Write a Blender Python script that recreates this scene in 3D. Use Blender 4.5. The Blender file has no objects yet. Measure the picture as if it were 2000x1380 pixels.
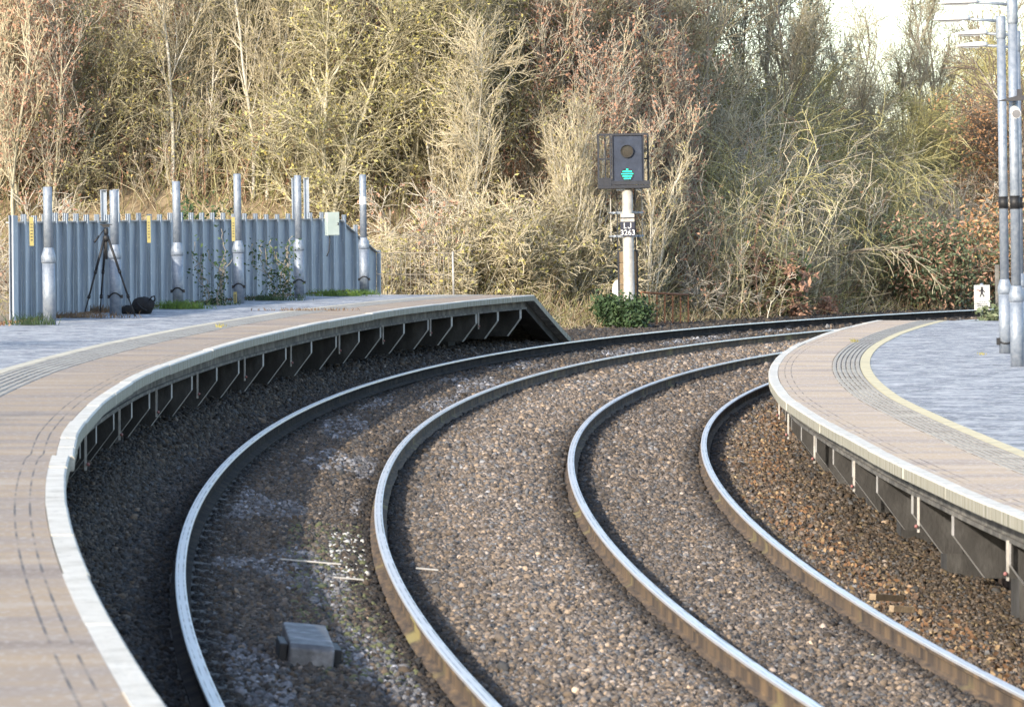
import bpy, math, random
import numpy as np
from mathutils import Vector, Matrix
R = math.radians
random.seed(7); rng = np.random.default_rng(7)
C = bpy.context.scene.collection

# ------------------------------------------------------------------ track alignment
F_PX, YH, ROLL, CAM_H = 8786.7, 492.9, -0.0013, 2.595
X0, Y0, TH0, GRAD = 3.3903, 12.0, -0.16103, 0.01008
KN = [0, 15, 30, 45, 60, 80, 100, 130]
KV = [0.002885, 0.006075, 0.004372, 0.005491, 0.007058, 0.011238, 0.016717, 0.022196]
S = np.arange(-12, 140, 0.25)
_k = np.interp(S, KN, KV)
TH = TH0 + np.concatenate([[0], np.cumsum((_k[1:] + _k[:-1]) / 2 * 0.25)])
_i0 = int(np.argmin(abs(S))); TH -= TH[_i0] - TH0
_m = (TH[1:] + TH[:-1]) / 2
CX = np.concatenate([[0], np.cumsum(np.sin(_m) * 0.25)]); CX += X0 - CX[_i0]
CY = np.concatenate([[0], np.cumsum(np.cos(_m) * 0.25)]); CY += Y0 - CY[_i0]

def Wa(s, d, z):
    s = np.asarray(s, float); d = np.asarray(d, float); z = np.asarray(z, float)
    t = np.interp(s, S, TH)
    return np.stack(np.broadcast_arrays(np.interp(s, S, CX) + d * np.cos(t), np.interp(s, S, CY) - d * np.sin(t), z + GRAD * s), -1)
def W(s, d, z): return tuple(float(v) for v in Wa(s, d, z))
def head(s): return float(np.interp(s, S, TH))        # heading, clockwise from +Y
def sd_of(P):
    out = np.empty((len(P), 2))
    for a in range(0, len(P), 20000):
        q = P[a:a + 20000]
        i = ((q[:, None, 0] - CX) ** 2 + (q[:, None, 1] - CY) ** 2).argmin(1)
        dx, dy = q[:, 0] - CX[i], q[:, 1] - CY[i]
        out[a:a + 20000, 0] = S[i] + dx * np.sin(TH[i]) + dy * np.cos(TH[i])
        out[a:a + 20000, 1] = dx * np.cos(TH[i]) - dy * np.sin(TH[i])
    return out
def project(P):
    u = F_PX * P[:, 0] / P[:, 1]; v = F_PX * (CAM_H - P[:, 2]) / P[:, 1] + YH - 690
    return 1000 + u, 690 + v
DL1, DL2, DR1, DR2 = -3.362, -1.857, 0.0, 1.505
ZL1, ZL2, ZR1, ZR2 = 0.265, 0.116, 0.0, -0.124
ZPL, ZPR = 1.124, 0.647
def eL(s): return np.where(np.asarray(s) < 17.25, -4.066, np.interp(s, [17.3, 20, 25, 32, 37, 45, 53, 57, 64, 70, 76], [-4.042, -4.08, -4.1, -4.09, -4.02, -3.93, -3.94, -4.0, -4.03, -3.96, -3.96]))
def eR(s): return np.interp(s, [5, 18, 22.5, 29, 33, 37, 44, 53, 59, 65.5, 71, 75], [2.2, 2.22, 2.29, 2.34, 2.33, 2.29, 2.3, 2.32, 2.32, 2.24, 2.08, 2.0])
BED_D = [-8.3, -7.7, -6.5, -5.0, -4.2, -3.9, -3.36, -1.86, -0.93, 0, 1.5, 2.0, 2.6, 3.4, 3.8]
BED_Z = [0.1, 0.60, 0.56, 0.47, 0.36, 0.20, 0.075, -0.062, -0.03, -0.155, -0.28, -0.37, -0.50, -0.66, -0.72]
BED_Z2 = [-0.2, 0.10, 0.09, 0.09, 0.11, 0.10, 0.075, -0.062, -0.03, -0.155, -0.28, -0.37, -0.50, -0.66, -0.72]
def bed(d, s):
    k = np.clip((np.asarray(s) - 42) / 40, 0, 1)
    return np.interp(d, BED_D, BED_Z) * (1 - k) + np.interp(d, BED_D, BED_Z2) * k

# ------------------------------------------------------------------ object helpers
def tag(o, label=None, cat=None, group=None, kind=None):
    if label: o['label'] = label
    if cat: o['category'] = cat
    if group: o['group'] = group
    if kind: o['kind'] = kind
    return o
def thing(name, label, cat, loc=(0, 0, 0), rot=(0, 0, 0), group=None):
    o = bpy.data.objects.new(name, None); C.objects.link(o)
    o.location = loc; o.rotation_euler = rot; o.empty_display_size = 0.2
    return tag(o, label, cat, group)
class MB:
    def __init__(s): s.v = []; s.f = []; s.m = []; s.uv = []; s.sm = []
    def add(s, vs, fs, mi=0, uvs=None, smooth=False):
        b = len(s.v); s.v += [tuple(p) for p in vs]
        for k, f in enumerate(fs):
            s.f.append(tuple(i + b for i in f)); s.m.append(mi); s.sm.append(smooth)
            s.uv.append(uvs[k] if uvs else [(0, 0)] * len(f))
        return s
    def box(s, c, d, mi=0, rot=None, taper=None):
        x, y, z = d[0] / 2, d[1] / 2, d[2] / 2
        t = taper or 1
        vs = [(-x, -y, -z), (x, -y, -z), (x, y, -z), (-x, y, -z), (-x * t, -y * t, z), (x * t, -y * t, z), (x * t, y * t, z), (-x * t, y * t, z)]
        if rot is not None: vs = [rot @ Vector(p) for p in vs]
        vs = [(p[0] + c[0], p[1] + c[1], p[2] + c[2]) for p in vs]
        return s.add(vs, [(3, 2, 1, 0), (4, 5, 6, 7), (0, 1, 5, 4), (1, 2, 6, 5), (2, 3, 7, 6), (3, 0, 4, 7)], mi)
    def tube(s, pts, rad, n=8, mi=0, cap=True, smooth=True):
        pts = [Vector(p) for p in pts]; rad = rad if isinstance(rad, (list, tuple)) else [rad] * len(pts)
        vs = []; ref = None
        for i, p in enumerate(pts):
            t = (pts[min(i + 1, len(pts) - 1)] - pts[max(i - 1, 0)]).normalized()
            if ref is None: ref = Vector((0, 0, 1)) if abs(t.z) < .9 else Vector((1, 0, 0))
            a = t.cross(ref).normalized(); b = t.cross(a); ref = -b if False else ref
            for k in range(n):
                an = 2 * math.pi * k / n
                vs.append(p + (a * math.cos(an) + b * math.sin(an)) * rad[i])
        fs = [(i * n + k, i * n + (k + 1) % n, (i + 1) * n + (k + 1) % n, (i + 1) * n + k) for i in range(len(pts) - 1) for k in range(n)]
        s.add(vs, fs, mi, smooth=smooth)
        if cap:
            b = len(s.v) - len(vs); L = len(pts) - 1
            s.f += [tuple(b + k for k in range(n))[::-1], tuple(b + L * n + k for k in range(n))]
            s.m += [mi, mi]; s.sm += [False, False]; s.uv += [[(0, 0)] * n] * 2
        return s
    def lathe(s, prof, n=24, mi=0, c=(0, 0, 0), smooth=True):   # (r, z) about z
        vs = [(c[0] + r * math.cos(2 * math.pi * k / n), c[1] + r * math.sin(2 * math.pi * k / n), c[2] + z) for r, z in prof for k in range(n)]
        fs = [(i * n + k, i * n + (k + 1) % n, (i + 1) * n + (k + 1) % n, (i + 1) * n + k) for i in range(len(prof) - 1) for k in range(n)]
        s.add(vs, fs, mi, smooth=smooth)
        b = len(s.v) - len(vs); L = len(prof) - 1
        s.f += [tuple(b + k for k in range(n))[::-1], tuple(b + L * n + k for k in range(n))]
        s.m += [mi, mi]; s.sm += [False, False]; s.uv += [[(0, 0)] * n] * 2
        return s
    def prism(s, poly, y0, y1, mi=0):       # polygon in (x, z) run from y0 to y1
        n = len(poly)
        vs = [(p[0], y0, p[1]) for p in poly] + [(p[0], y1, p[1]) for p in poly]
        fs = [tuple(range(n)), tuple(range(n, 2 * n))[::-1]] + [(k, k + n, (k + 1) % n + n, (k + 1) % n) for k in range(n)]
        return s.add(vs, fs, mi)
    def sweep(s, prof, s0, s1, ds=0.5, edge=None, sign=1, mi=0, zf=None, jit=None, smooth=False):
        """closed (e, z) profile carried along the track; d = edge(s) + sign*e"""
        n = max(1, int(round((s1 - s0) / ds))); ss = np.linspace(s0, s1, n + 1); m = len(prof)
        e = np.array([p[0] for p in prof]); z = np.array([p[1] for p in prof])
        base = edge(ss) if edge is not None else np.zeros(len(ss))
        d = base[:, None] + sign * e[None]
        zz = np.broadcast_to(z, d.shape).copy()
        if zf is not None: zz = zz + zf(ss)[:, None]
        if jit is not None: d = d + jit[0]; zz = zz + jit[1]
        P = Wa(ss[:, None], d, zz).reshape(-1, 3)
        per = [0.0]
        for k in range(m): per.append(per[-1] + math.hypot(prof[(k + 1) % m][0] - prof[k][0], prof[(k + 1) % m][1] - prof[k][1]))
        fs = []; uvs = []
        for i in range(n):
            for k in range(m):
                k2 = (k + 1) % m
                f = (i * m + k, i * m + k2, (i + 1) * m + k2, (i + 1) * m + k)
                u = [(ss[i], prof[k][0]), (ss[i], prof[k2][0]), (ss[i + 1], prof[k2][0]), (ss[i + 1], prof[k][0])]
                fs.append(f if sign > 0 else f[::-1]); uvs.append(u if sign > 0 else u[::-1])
        a = tuple(range(m)); b = tuple(n * m + k for k in range(m))
        fs += [a[::-1], b] if sign > 0 else [a, b[::-1]]; uvs += [[(0, 0)] * m] * 2
        return s.add(P, fs, mi, uvs, smooth)
    def build(s, name, mats, parent=None, loc=None, bevel=0):
        me = bpy.data.meshes.new(name); me.from_pydata(s.v, [], s.f)
        for m in (mats if isinstance(mats, (list, tuple)) else [mats]): me.materials.append(m)
        me.polygons.foreach_set('material_index', s.m); me.polygons.foreach_set('use_smooth', s.sm)
        ul = me.uv_layers.new(name='UVMap')
        ul.data.foreach_set('uv', [c for f in s.uv for p in f for c in p])
        me.update()
        o = bpy.data.objects.new(name, me); C.objects.link(o)
        if parent: o.parent = parent
        if loc: o.location = loc
        if bevel:
            b = o.modifiers.new('bevel', 'BEVEL'); b.width = bevel; b.segments = 2; b.limit_method = 'ANGLE'; b.angle_limit = R(40)
        return o
def copy_tree(o, parent=None):
    c = o.copy(); C.objects.link(c); c.parent = parent
    for ch in list(o.children): copy_tree(ch, c)
    return c
def np_mesh(name, V, Fc, nper, mat, cols=None, mi=None, smooth=False):
    """fast mesh: V (n,3), faces (m,nper); cols per vertex (n,3)"""
    me = bpy.data.meshes.new(name)
    me.vertices.add(len(V)); me.vertices.foreach_set('co', np.ascontiguousarray(V, np.float32).ravel())
    m = len(Fc)
    me.loops.add(m * nper); me.loops.foreach_set('vertex_index', np.ascontiguousarray(Fc, np.int32).ravel())
    me.polygons.add(m); me.polygons.foreach_set('loop_start', np.arange(0, m * nper, nper, dtype=np.int32))
    if smooth: me.polygons.foreach_set('use_smooth', np.ones(m, bool))
    for x in (mat if isinstance(mat, (list, tuple)) else [mat]): me.materials.append(x)
    if mi is not None: me.polygons.foreach_set('material_index', np.asarray(mi, np.int32))
    if cols is not None:
        a = me.attributes.new('tint', 'FLOAT_COLOR', 'POINT')
        a.data.foreach_set('color', np.concatenate([cols, np.ones((len(cols), 1))], 1).astype(np.float32).ravel())
    me.update(calc_edges=True); me.validate()
    return me
def link(name, me, parent=None, loc=None):
    o = bpy.data.objects.new(name, me); C.objects.link(o)
    if parent: o.parent = parent
    if loc is not None: o.location = loc
    return o

# ------------------------------------------------------------------ materials
def pmat(name, cols, scale=5, rough=.8, metal=0., bump=0., bscale=60, coord='Object', stretch=(1, 1, 1), detail=8, attr=None, rand=0., speck=None, spec=.5, pos=None):
    m = bpy.data.materials.new(name); m.use_nodes = True
    nt = m.node_tree; N = nt.nodes; L = nt.links
    b = N['Principled BSDF']; b.inputs['Roughness'].default_value = rough; b.inputs['Metallic'].default_value = metal
    b.inputs['Specular IOR Level'].default_value = spec
    tc = N.new('ShaderNodeTexCoord'); mp = N.new('ShaderNodeMapping'); mp.inputs['Scale'].default_value = stretch
    L.new(tc.outputs[coord], mp.inputs['Vector'])
    no = N.new('ShaderNodeTexNoise'); no.inputs['Scale'].default_value = scale; no.inputs['Detail'].default_value = detail; no.inputs['Roughness'].default_value = .62
    L.new(mp.outputs[0], no.inputs['Vector'])
    cr = N.new('ShaderNodeValToRGB'); L.new(no.outputs['Fac'], cr.inputs[0])
    el = cr.color_ramp.elements; n = len(cols)
    ps = pos or [.3 + .4 * i / max(1, n - 1) for i in range(n)]
    while len(el) < n: el.new(.5)
    for i, c in enumerate(cols): el[i].position = ps[i]; el[i].color = (*c, 1)
    out = cr.outputs[0]
    if speck:                                  # (colour, scale, threshold)
        n2 = N.new('ShaderNodeTexNoise'); n2.inputs['Scale'].default_value = speck[1]; n2.inputs['Detail'].default_value = 4
        L.new(tc.outputs['Object'], n2.inputs['Vector'])
        r2 = N.new('ShaderNodeValToRGB'); r2.color_ramp.elements[0].position = speck[2]; r2.color_ramp.elements[1].position = min(1, speck[2] + .12)
        L.new(n2.outputs['Fac'], r2.inputs[0])
        mx = N.new('ShaderNodeMixRGB'); L.new(r2.outputs[0], mx.inputs[0]); L.new(out, mx.inputs[1]); mx.inputs[2].default_value = (*speck[0], 1); out = mx.outputs[0]
    if attr:
        at = N.new('ShaderNodeAttribute'); at.attribute_name = attr
        mx = N.new('ShaderNodeMixRGB'); mx.blend_type = 'MULTIPLY'; mx.inputs[0].default_value = 1
        L.new(out, mx.inputs[1]); L.new(at.outputs['Color'], mx.inputs[2]); out = mx.outputs[0]
    if rand:
        oi = N.new('ShaderNodeObjectInfo'); hs = N.new('ShaderNodeHueSaturation')
        mr = N.new('ShaderNodeMapRange'); mr.inputs[3].default_value = 1 - rand; mr.inputs[4].default_value = 1 + rand
        L.new(oi.outputs['Random'], mr.inputs[0]); L.new(mr.outputs[0], hs.inputs['Value'])
        L.new(out, hs.inputs['Color']); out = hs.outputs[0]
    L.new(out, b.inputs['Base Color'])
    if bump:
        n3 = N.new('ShaderNodeTexNoise'); n3.inputs['Scale'].default_value = bscale; n3.inputs['Detail'].default_value = 5
        L.new(mp.outputs[0], n3.inputs['Vector'])
        bp = N.new('ShaderNodeBump'); bp.inputs['Strength'].default_value = bump; bp.inputs['Distance'].default_value = .02
        L.new(n3.outputs['Fac'], bp.inputs['Height']); L.new(bp.outputs[0], b.inputs['Normal'])
    return m
def uv_lines(m, lines, col):
    """dark joints along the platform at given distances from its edge: (e, halfwidth)"""
    nt = m.node_tree; N = nt.nodes; L = nt.links; b = N['Principled BSDF']
    src = b.inputs['Base Color'].links[0].from_socket
    uv = N.new('ShaderNodeTexCoord'); sp = N.new('ShaderNodeSeparateXYZ'); L.new(uv.outputs['UV'], sp.inputs[0])
    nz = N.new('ShaderNodeTexNoise'); nz.inputs['Scale'].default_value = 2.5; nz.inputs['Detail'].default_value = 3; L.new(uv.outputs['Object'], nz.inputs['Vector'])
    tot = None
    for e, w in lines:
        a = N.new('ShaderNodeMath'); a.operation = 'SUBTRACT'; L.new(sp.outputs[1], a.inputs[0]); a.inputs[1].default_value = e
        c = N.new('ShaderNodeMath'); c.operation = 'ABSOLUTE'; L.new(a.outputs[0], c.inputs[0])
        d = N.new('ShaderNodeMath'); d.operation = 'LESS_THAN'; L.new(c.outputs[0], d.inputs[0]); d.inputs[1].default_value = w
        if tot is None: tot = d.outputs[0]
        else:
            q = N.new('ShaderNodeMath'); q.operation = 'MAXIMUM'; L.new(tot, q.inputs[0]); L.new(d.outputs[0], q.inputs[1]); tot = q.outputs[0]
    r = N.new('ShaderNodeMapRange'); r.inputs[1].default_value = .38; r.inputs[2].default_value = .62; L.new(nz.outputs['Fac'], r.inputs[0])
    q = N.new('ShaderNodeMath'); q.operation = 'MULTIPLY'; L.new(tot, q.inputs[0]); L.new(r.outputs[0], q.inputs[1])
    mx = N.new('ShaderNodeMixRGB'); L.new(q.outputs[0], mx.inputs[0]); L.new(src, mx.inputs[1]); mx.inputs[2].default_value = (*col, 1)
    L.new(mx.outputs[0], b.inputs['Base Color'])
def emit(name, col, st):
    m = bpy.data.materials.new(name); m.use_nodes = True; b = m.node_tree.nodes['Principled BSDF']
    b.inputs['Base Color'].default_value = (*col, 1); b.inputs['Emission Color'].default_value = (*col, 1); b.inputs['Emission Strength'].default_value = st
    return m

M = {}
M['rail_head'] = pmat('polished_steel', [(.58, .57, .56), (.74, .73, .72)], 3, .36, .45, coord='UV', stretch=(.6, 40, 1))
uv_lines(M['rail_head'], [(-.014, .0035), (.021, .006)], (.22, .21, .20))
M['rail_web'] = pmat('rusty_steel', [(.035, .028, .025), (.11, .078, .052), (.25, .165, .085)], 2.4, .93, 0, .3, 60, coord='UV', stretch=(1.6, 9, 1), speck=((.30, .25, .10), 1.1, .62))
M['rail_web_dark'] = pmat('dark_steel', [(.014, .013, .014), (.032, .028, .026), (.06, .047, .038)], 4, .95, 0, .3, 80, spec=.1)  # darker web for the rail nearest the long platform
M['sleeper'] = pmat('sleeper_concrete', [(.05, .046, .042), (.09, .084, .076), (.14, .13, .12)], 9, .9, 0, .4, 90)
M['ballast'] = pmat('ballast_stone', [(.75, .75, .75), (1.1, 1.08, 1.05)], 30, .88, 0, .4, 120, attr='tint')
M['bed'] = pmat('ballast_bed', [(.03, .028, .026), (.08, .072, .064), (.15, .13, .11)], 14, .95, 0, 1., 26)
M['ground'] = pmat('woodland_floor', [(.13, .095, .06), (.22, .165, .10), (.30, .235, .15), (.19, .16, .09)], 1.3, .95, 0, 1., 8, detail=12)
M['coping'] = pmat('white_painted_coping', [(.37, .34, .28), (.55, .52, .45), (.65, .62, .55)], 6, .7, 0, .35, 50, pos=[.25, .45, .7], speck=((.30, .285, .25), 17, .63))
M['coping_face'] = pmat('weathered_coping_face', [(.09, .09, .055), (.30, .285, .22), (.46, .44, .38)], 3.5, .85, 0, .5, 60, coord='UV', stretch=(3.2, 3, 1), pos=[.3, .46, .66])
M['paving'] = pmat('paving', [(.28, .215, .165), (.40, .32, .255), (.47, .355, .235), (.54, .465, .39)], .75, .85, 0, .3, 60, coord='UV', stretch=(1.6, .45, 1), pos=[.30, .44, .57, .72], detail=3, speck=((.56, .51, .45), 30, .55))
uv_lines(M['paving'], [(.20, .006), (.28, .006)], (.10, .09, .085))
M['paving_shaded'] = pmat('shaded_paving', [(.20, .15, .115), (.29, .235, .19), (.35, .26, .17), (.40, .34, .285)], .8, .85, 0, .3, 60, coord='UV', stretch=(1.6, .45, 1), pos=[.30, .44, .57, .72], detail=3, speck=((.42, .38, .34), 30, .56))  # darker copy of the paving, partial shade put into its colour
uv_lines(M['paving_shaded'], [(.20, .006), (.28, .006)], (.10, .09, .085))
M['tactile'] = pmat('tactile_paving', [(.21, .18, .14), (.36, .33, .28), (.43, .39, .32)], 3.0, .85, 0, .3, 60, coord='UV', stretch=(1.5, .8, 1))
M['yellow'] = pmat('worn_yellow_paint', [(.44, .39, .27), (.58, .50, .30), (.64, .57, .38)], 5, .75, 0, .2, 60)
M['cream'] = pmat('faded_cream_paint', [(.33, .30, .24), (.52, .47, .36), (.60, .55, .43)], 4, .8, 0, .2, 60)
M['asphalt'] = pmat('old_asphalt', [(.12, .128, .15), (.27, .285, .31), (.56, .56, .56)], 2.6, .85, 0, .7, 90, detail=14, speck=((.55, .55, .54), 13, .54))
M['deck'] = pmat('deck_concrete', [(.05, .048, .045), (.12, .115, .105), (.24, .225, .20)], 4, .9, 0, .4, 50)
M['bracket'] = pmat('bracket_concrete', [(.022, .021, .02), (.042, .04, .038), (.09, .088, .085)], 3, .9, 0, .4, 40, stretch=(1, 1, .5))  # dark tone stands in for shade on the bracket faces
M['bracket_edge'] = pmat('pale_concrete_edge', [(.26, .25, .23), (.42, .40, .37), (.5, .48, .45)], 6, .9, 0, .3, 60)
M['brick'] = pmat('shaded_brick', [(.025, .02, .018), (.06, .04, .032), (.045, .042, .04)], 5, .95, 0, .5, 40)  # darkened in colour to imitate the shade under the deck
M['galv'] = pmat('galvanised_steel', [(.16, .19, .24), (.235, .27, .32), (.31, .34, .385)], 14, .5, .3, .12, 60)
M['galv_sheet'] = pmat('galvanised_sheet', [(.22, .26, .315), (.33, .375, .435), (.45, .485, .53)], 2.6, .5, .25, .15, 30, stretch=(1, 1, .35), speck=((.5, .53, .56), 16, .63))
M['black'] = pmat('black_paint', [(.008, .010, .017), (.014, .017, .027), (.035, .038, .046)], 5, .5, 0, .1, 60, pos=[.35, .6, .8])
M['blackmat'] = pmat('black_rubber', [(.008, .008, .009), (.016, .016, .018)], 8, .6)
M['fabric'] = pmat('black_fabric', [(.006, .006, .007), (.018, .018, .02)], 20, .9, 0, .5, 90)
M['backboard'] = pmat('signal_backboard', [(.014, .022, .042), (.022, .033, .060), (.045, .058, .085)], 6, .7, 0, .1, 60, pos=[.35, .6, .82])
M['mast'] = pmat('grey_mast', [(.27, .255, .23), (.38, .365, .335), (.46, .445, .415)], 6, .55, .1, .15, 50)
M['led'] = emit('green_led', (.01, .80, .40), 1.7)
M['lens'] = pmat('dark_lens', [(.015, .013, .012), (.04, .034, .03)], 40, .2)
M['white'] = pmat('white_enamel', [(.62, .62, .60), (.78, .78, .77)], 9, .5)
M['sign_white'] = pmat('weathered_sign_face', [(.36, .36, .35), (.46, .46, .45)], 9, .6)
M['navy'] = pmat('navy_plate', [(.010, .012, .028), (.018, .022, .045)], 9, .5)
M['ink'] = pmat('print_ink', [(.03, .03, .035), (.05, .05, .055)], 9, .7)
M['grey_ink'] = pmat('grey_print', [(.16, .16, .17), (.21, .21, .22)], 9, .7)
M['red_ink'] = pmat('red_print', [(.45, .05, .04), (.5, .07, .05)], 9, .7)
M['reflector'] = pmat('faded_red_reflector', [(.22, .08, .075), (.30, .13, .12)], 9, .5)
M['box'] = pmat('stained_box_steel', [(.05, .05, .055), (.11, .11, .115), (.24, .24, .25)], 7, .6, .2, .2, 40)
M['rust'] = pmat('rusty_iron', [(.12, .055, .032), (.23, .105, .055), (.30, .15, .08)], 12, .9, 0, .4, 60)
M['tan'] = pmat('tan_panel', [(.15, .11, .07), (.23, .17, .105)], 6, .8)
M['plate_yellow'] = pmat('yellow_marker', [(.30, .25, .08), (.40, .34, .13)], 10, .6)
M['cabinet'] = pmat('pale_green_cabinet', [(.30, .36, .335), (.38, .435, .41)], 5, .5, 0, .05, 60)
M['wood'] = pmat('weathered_wood', [(.22, .16, .10), (.38, .29, .19)], 8, .85, 0, .4, 40)
M['lampshell'] = pmat('lamp_shell', [(.55, .55, .55), (.66, .66, .66)], 4, .45)
M['lampglass'] = pmat('lamp_glass', [(.62, .63, .64), (.72, .72, .72)], 8, .2)
def bark(name, cols, rand=.18): return pmat(name, cols, 2.2, .9, 0, .4, 40, stretch=(1, 1, .4), rand=rand)
M['bark_olive'] = bark('olive_bark', [(.24, .22, .15), (.38, .35, .25), (.48, .45, .35)])
M['bark_pale'] = bark('pale_bark', [(.30, .285, .23), (.45, .43, .37), (.56, .54, .49)])
M['bark_grey'] = bark('grey_bark', [(.16, .14, .11), (.28, .24, .19), (.38, .34, .27)])
M['twig_straw'] = bark('straw_twigs', [(.33, .285, .19), (.49, .43, .30), (.60, .54, .40)])
M['twig_lichen'] = bark('lichen_twigs', [(.25, .225, .10), (.45, .405, .18), (.60, .54, .30)])
M['twig_mixed'] = bark('mixed_twigs', [(.17, .15, .10), (.33, .30, .19), (.45, .41, .31)], .25)
M['twig_grey'] = bark('grey_twigs', [(.28, .25, .20), (.44, .395, .32), (.55, .50, .41)])
M['twig_dark'] = bark('dark_twigs', [(.06, .05, .04), (.13, .10, .075), (.20, .16, .12)])
M['seed'] = pmat('dry_seed_clusters', [(.20, .105, .075), (.34, .19, .13), (.44, .28, .19)], 4, .9, rand=.15)
M['leaf_olive'] = pmat('olive_leaves', [(.15, .16, .05), (.29, .27, .10), (.44, .34, .09)], 3, .8, rand=.2)
M['leaf_copper'] = pmat('copper_leaves', [(.26, .13, .06), (.46, .25, .12), (.56, .36, .20)], 5, .8)
M['leaf_green'] = pmat('evergreen_leaves', [(.012, .032, .010), (.035, .07, .022), (.07, .115, .035)], 6, .7, rand=.15)
M['leaf_grey'] = pmat('grey_green_leaves', [(.06, .085, .045), (.12, .15, .08), (.17, .19, .11)], 6, .7)
M['grass'] = pmat('grass_blades', [(.05, .10, .015), (.11, .19, .03), (.18, .26, .05)], 6, .7)
M['dead'] = pmat('dead_weeds', [(.10, .07, .045), (.19, .13, .08), (.28, .20, .12)], 6, .9)
M['tinted'] = pmat('dry_stalks', [(.8, .8, .8), (1.15, 1.15, 1.15)], 6, .9, attr='tint')

# ------------------------------------------------------------------ ground, hillside, track bed
def hill_start(x):
    j = np.interp(x, CX[S > 40], CY[S > 40])
    return np.maximum(99.0, j + 11.5)
def ground_z(x, y):
    P = np.stack([x, y], 1); q = sd_of(P); s = np.clip(q[:, 0], -10, 125); d = q[:, 1]
    behind = np.interp(s, [71, 76, 92], [1.02, 0.50, 0.22])
    zl = np.interp(-d, [3.0, 8.3, 8.9, 14, 40], [-.6, .0, 1, 1.12, 1.3])
    zl = np.where(d < -8.3, np.interp(-d, [8.3, 8.9], [0, 1]) * behind + np.clip(-d - 8.9, 0, 40) * .012, np.interp(-d, [-3.2, 0, 7.6, 8.3], [-.95, -.85, .1, .3]))
    zl = np.where(d > 3.2, -.95 + np.clip(d - 8, 0, 12) * .03, zl)
    az = x / np.maximum(y, 5)
    t = np.clip(np.minimum((y - hill_start(x)) / 46, (-d - 8.6) / 34), 0, 1.6)
    k = np.clip((.055 - az) / .075, 0, 1); k = k * k * (3 - 2 * k)
    H = 2.0 + 10.5 * k
    rise = H * (1 - np.exp(-2.0 * t)) / .82
    bump = .25 * np.sin(x * .55 + 1.3) * np.sin(y * .43) + .14 * np.sin(x * 1.7) * np.cos(y * 1.3 + .5)
    return zl + GRAD * s + rise + bump * np.clip(t * 6, 0, 1)
def axis(lo, hi, st, far):
    core = np.arange(lo, hi + .01, st); g = []; w = st
    a = hi
    while a < far: w *= 1.5; a += w; g.append(a)
    h = []; a = lo; w = st
    while a > -far: w *= 1.5; a -= w; h.append(a)
    return np.concatenate([h[::-1], core, g])
gx = axis(-26, 48, .6, 1200); gy = axis(-5, 165, .7, 1200)
GX, GY = np.meshgrid(gx, gy); gv = np.stack([GX.ravel(), GY.ravel()], 1)
gz = ground_z(gv[:, 0], gv[:, 1])
nx, ny = len(gx), len(gy)
ii = (np.arange(ny - 1)[:, None] * nx + np.arange(nx - 1)[None]).ravel()
me = np_mesh('ground', np.column_stack([gv, gz]), np.stack([ii, ii + 1, ii + nx + 1, ii + nx], 1), 4, M['ground'], smooth=True)
tag(link('ground', me), kind='structure')
mb = MB(); sv = np.arange(-9, 126.1, .75); dv = np.array(BED_D + [3.8, -8.3])
for i in range(len(sv)):
    z_ = np.append(bed(np.array(BED_D), sv[i]), [-1.4, -1.4]); mb.v += [tuple(q) for q in Wa(sv[i], dv, z_)]
m_ = len(dv)
for i in range(len(sv) - 1):
    for k in range(m_):
        mb.f.append((i * m_ + k, i * m_ + (k + 1) % m_, (i + 1) * m_ + (k + 1) % m_, (i + 1) * m_ + k)); mb.m.append(0); mb.sm.append(False); mb.uv.append([(0, 0)] * 4)
tag(mb.build('track_bed', M['bed']), kind='structure')

# ballast stones: nobody could count them
def ico():
    t = (1 + 5 ** .5) / 2
    v = np.array([(-1, t, 0), (1, t, 0), (-1, -t, 0), (1, -t, 0), (0, -1, t), (0, 1, t), (0, -1, -t), (0, 1, -t), (t, 0, -1), (t, 0, 1), (-t, 0, -1), (-t, 0, 1)], float)
    f = np.array([(0, 11, 5), (0, 5, 1), (0, 1, 7), (0, 7, 10), (0, 10, 11), (1, 5, 9), (5, 11, 4), (11, 10, 2), (10, 7, 6), (7, 1, 8), (3, 9, 4), (3, 4, 2), (3, 2, 6), (3, 6, 8), (3, 8, 9), (4, 9, 5), (2, 4, 11), (6, 2, 10), (8, 6, 7), (9, 8, 1)])
    return v / np.linalg.norm(v[0]), f
IV, IF = ico()
def rotmats(n):
    q = rng.normal(size=(n, 4)); q /= np.linalg.norm(q, axis=1)[:, None]; w, x, y, z = q.T
    return np.stack([1 - 2 * (y * y + z * z), 2 * (x * y - z * w), 2 * (x * z + y * w), 2 * (x * y + z * w), 1 - 2 * (x * x + z * z), 2 * (y * z - x * w), 2 * (x * z - y * w), 2 * (y * z + x * w), 1 - 2 * (x * x + y * y)], 1).reshape(n, 3, 3)
def stones(n, s, d, size, col):
    P = Wa(s, d, bed(d, s)); o_ = d < -7.6
    if o_.any(): P[o_, 2] = np.maximum(P[o_, 2], ground_z(P[o_, 0], P[o_, 1]))
    keep = (P[:, 1] > 6) & ~((d < -5.6) & (s < 74))
    u, v = project(P); keep &= (u > -350) & (u < 2350) & (v < 1650)
    for r in (DL1, DL2, DR1, DR2): keep &= abs(d - r) > .085
    P = P[keep]; size = size[keep]; col = col[keep]; n = len(P)
    sc = size[:, None] * rng.uniform(.62, 1.25, (n, 3)); sc[:, 2] *= .8
    A = rotmats(n); V = IV[None] * (1 + rng.uniform(-.34, .30, (n, 12, 1))) * sc[:, None]
    V = np.einsum('nij,nkj->nki', A, V) + P[:, None] + np.array([0, 0, 1]) * (size * rng.uniform(-.05, .55, n))[:, None, None]
    return V.reshape(-1, 3), (IF[None] + (np.arange(n) * 12)[:, None, None]).reshape(-1, 3), np.repeat(col, 12, 0)
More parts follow.
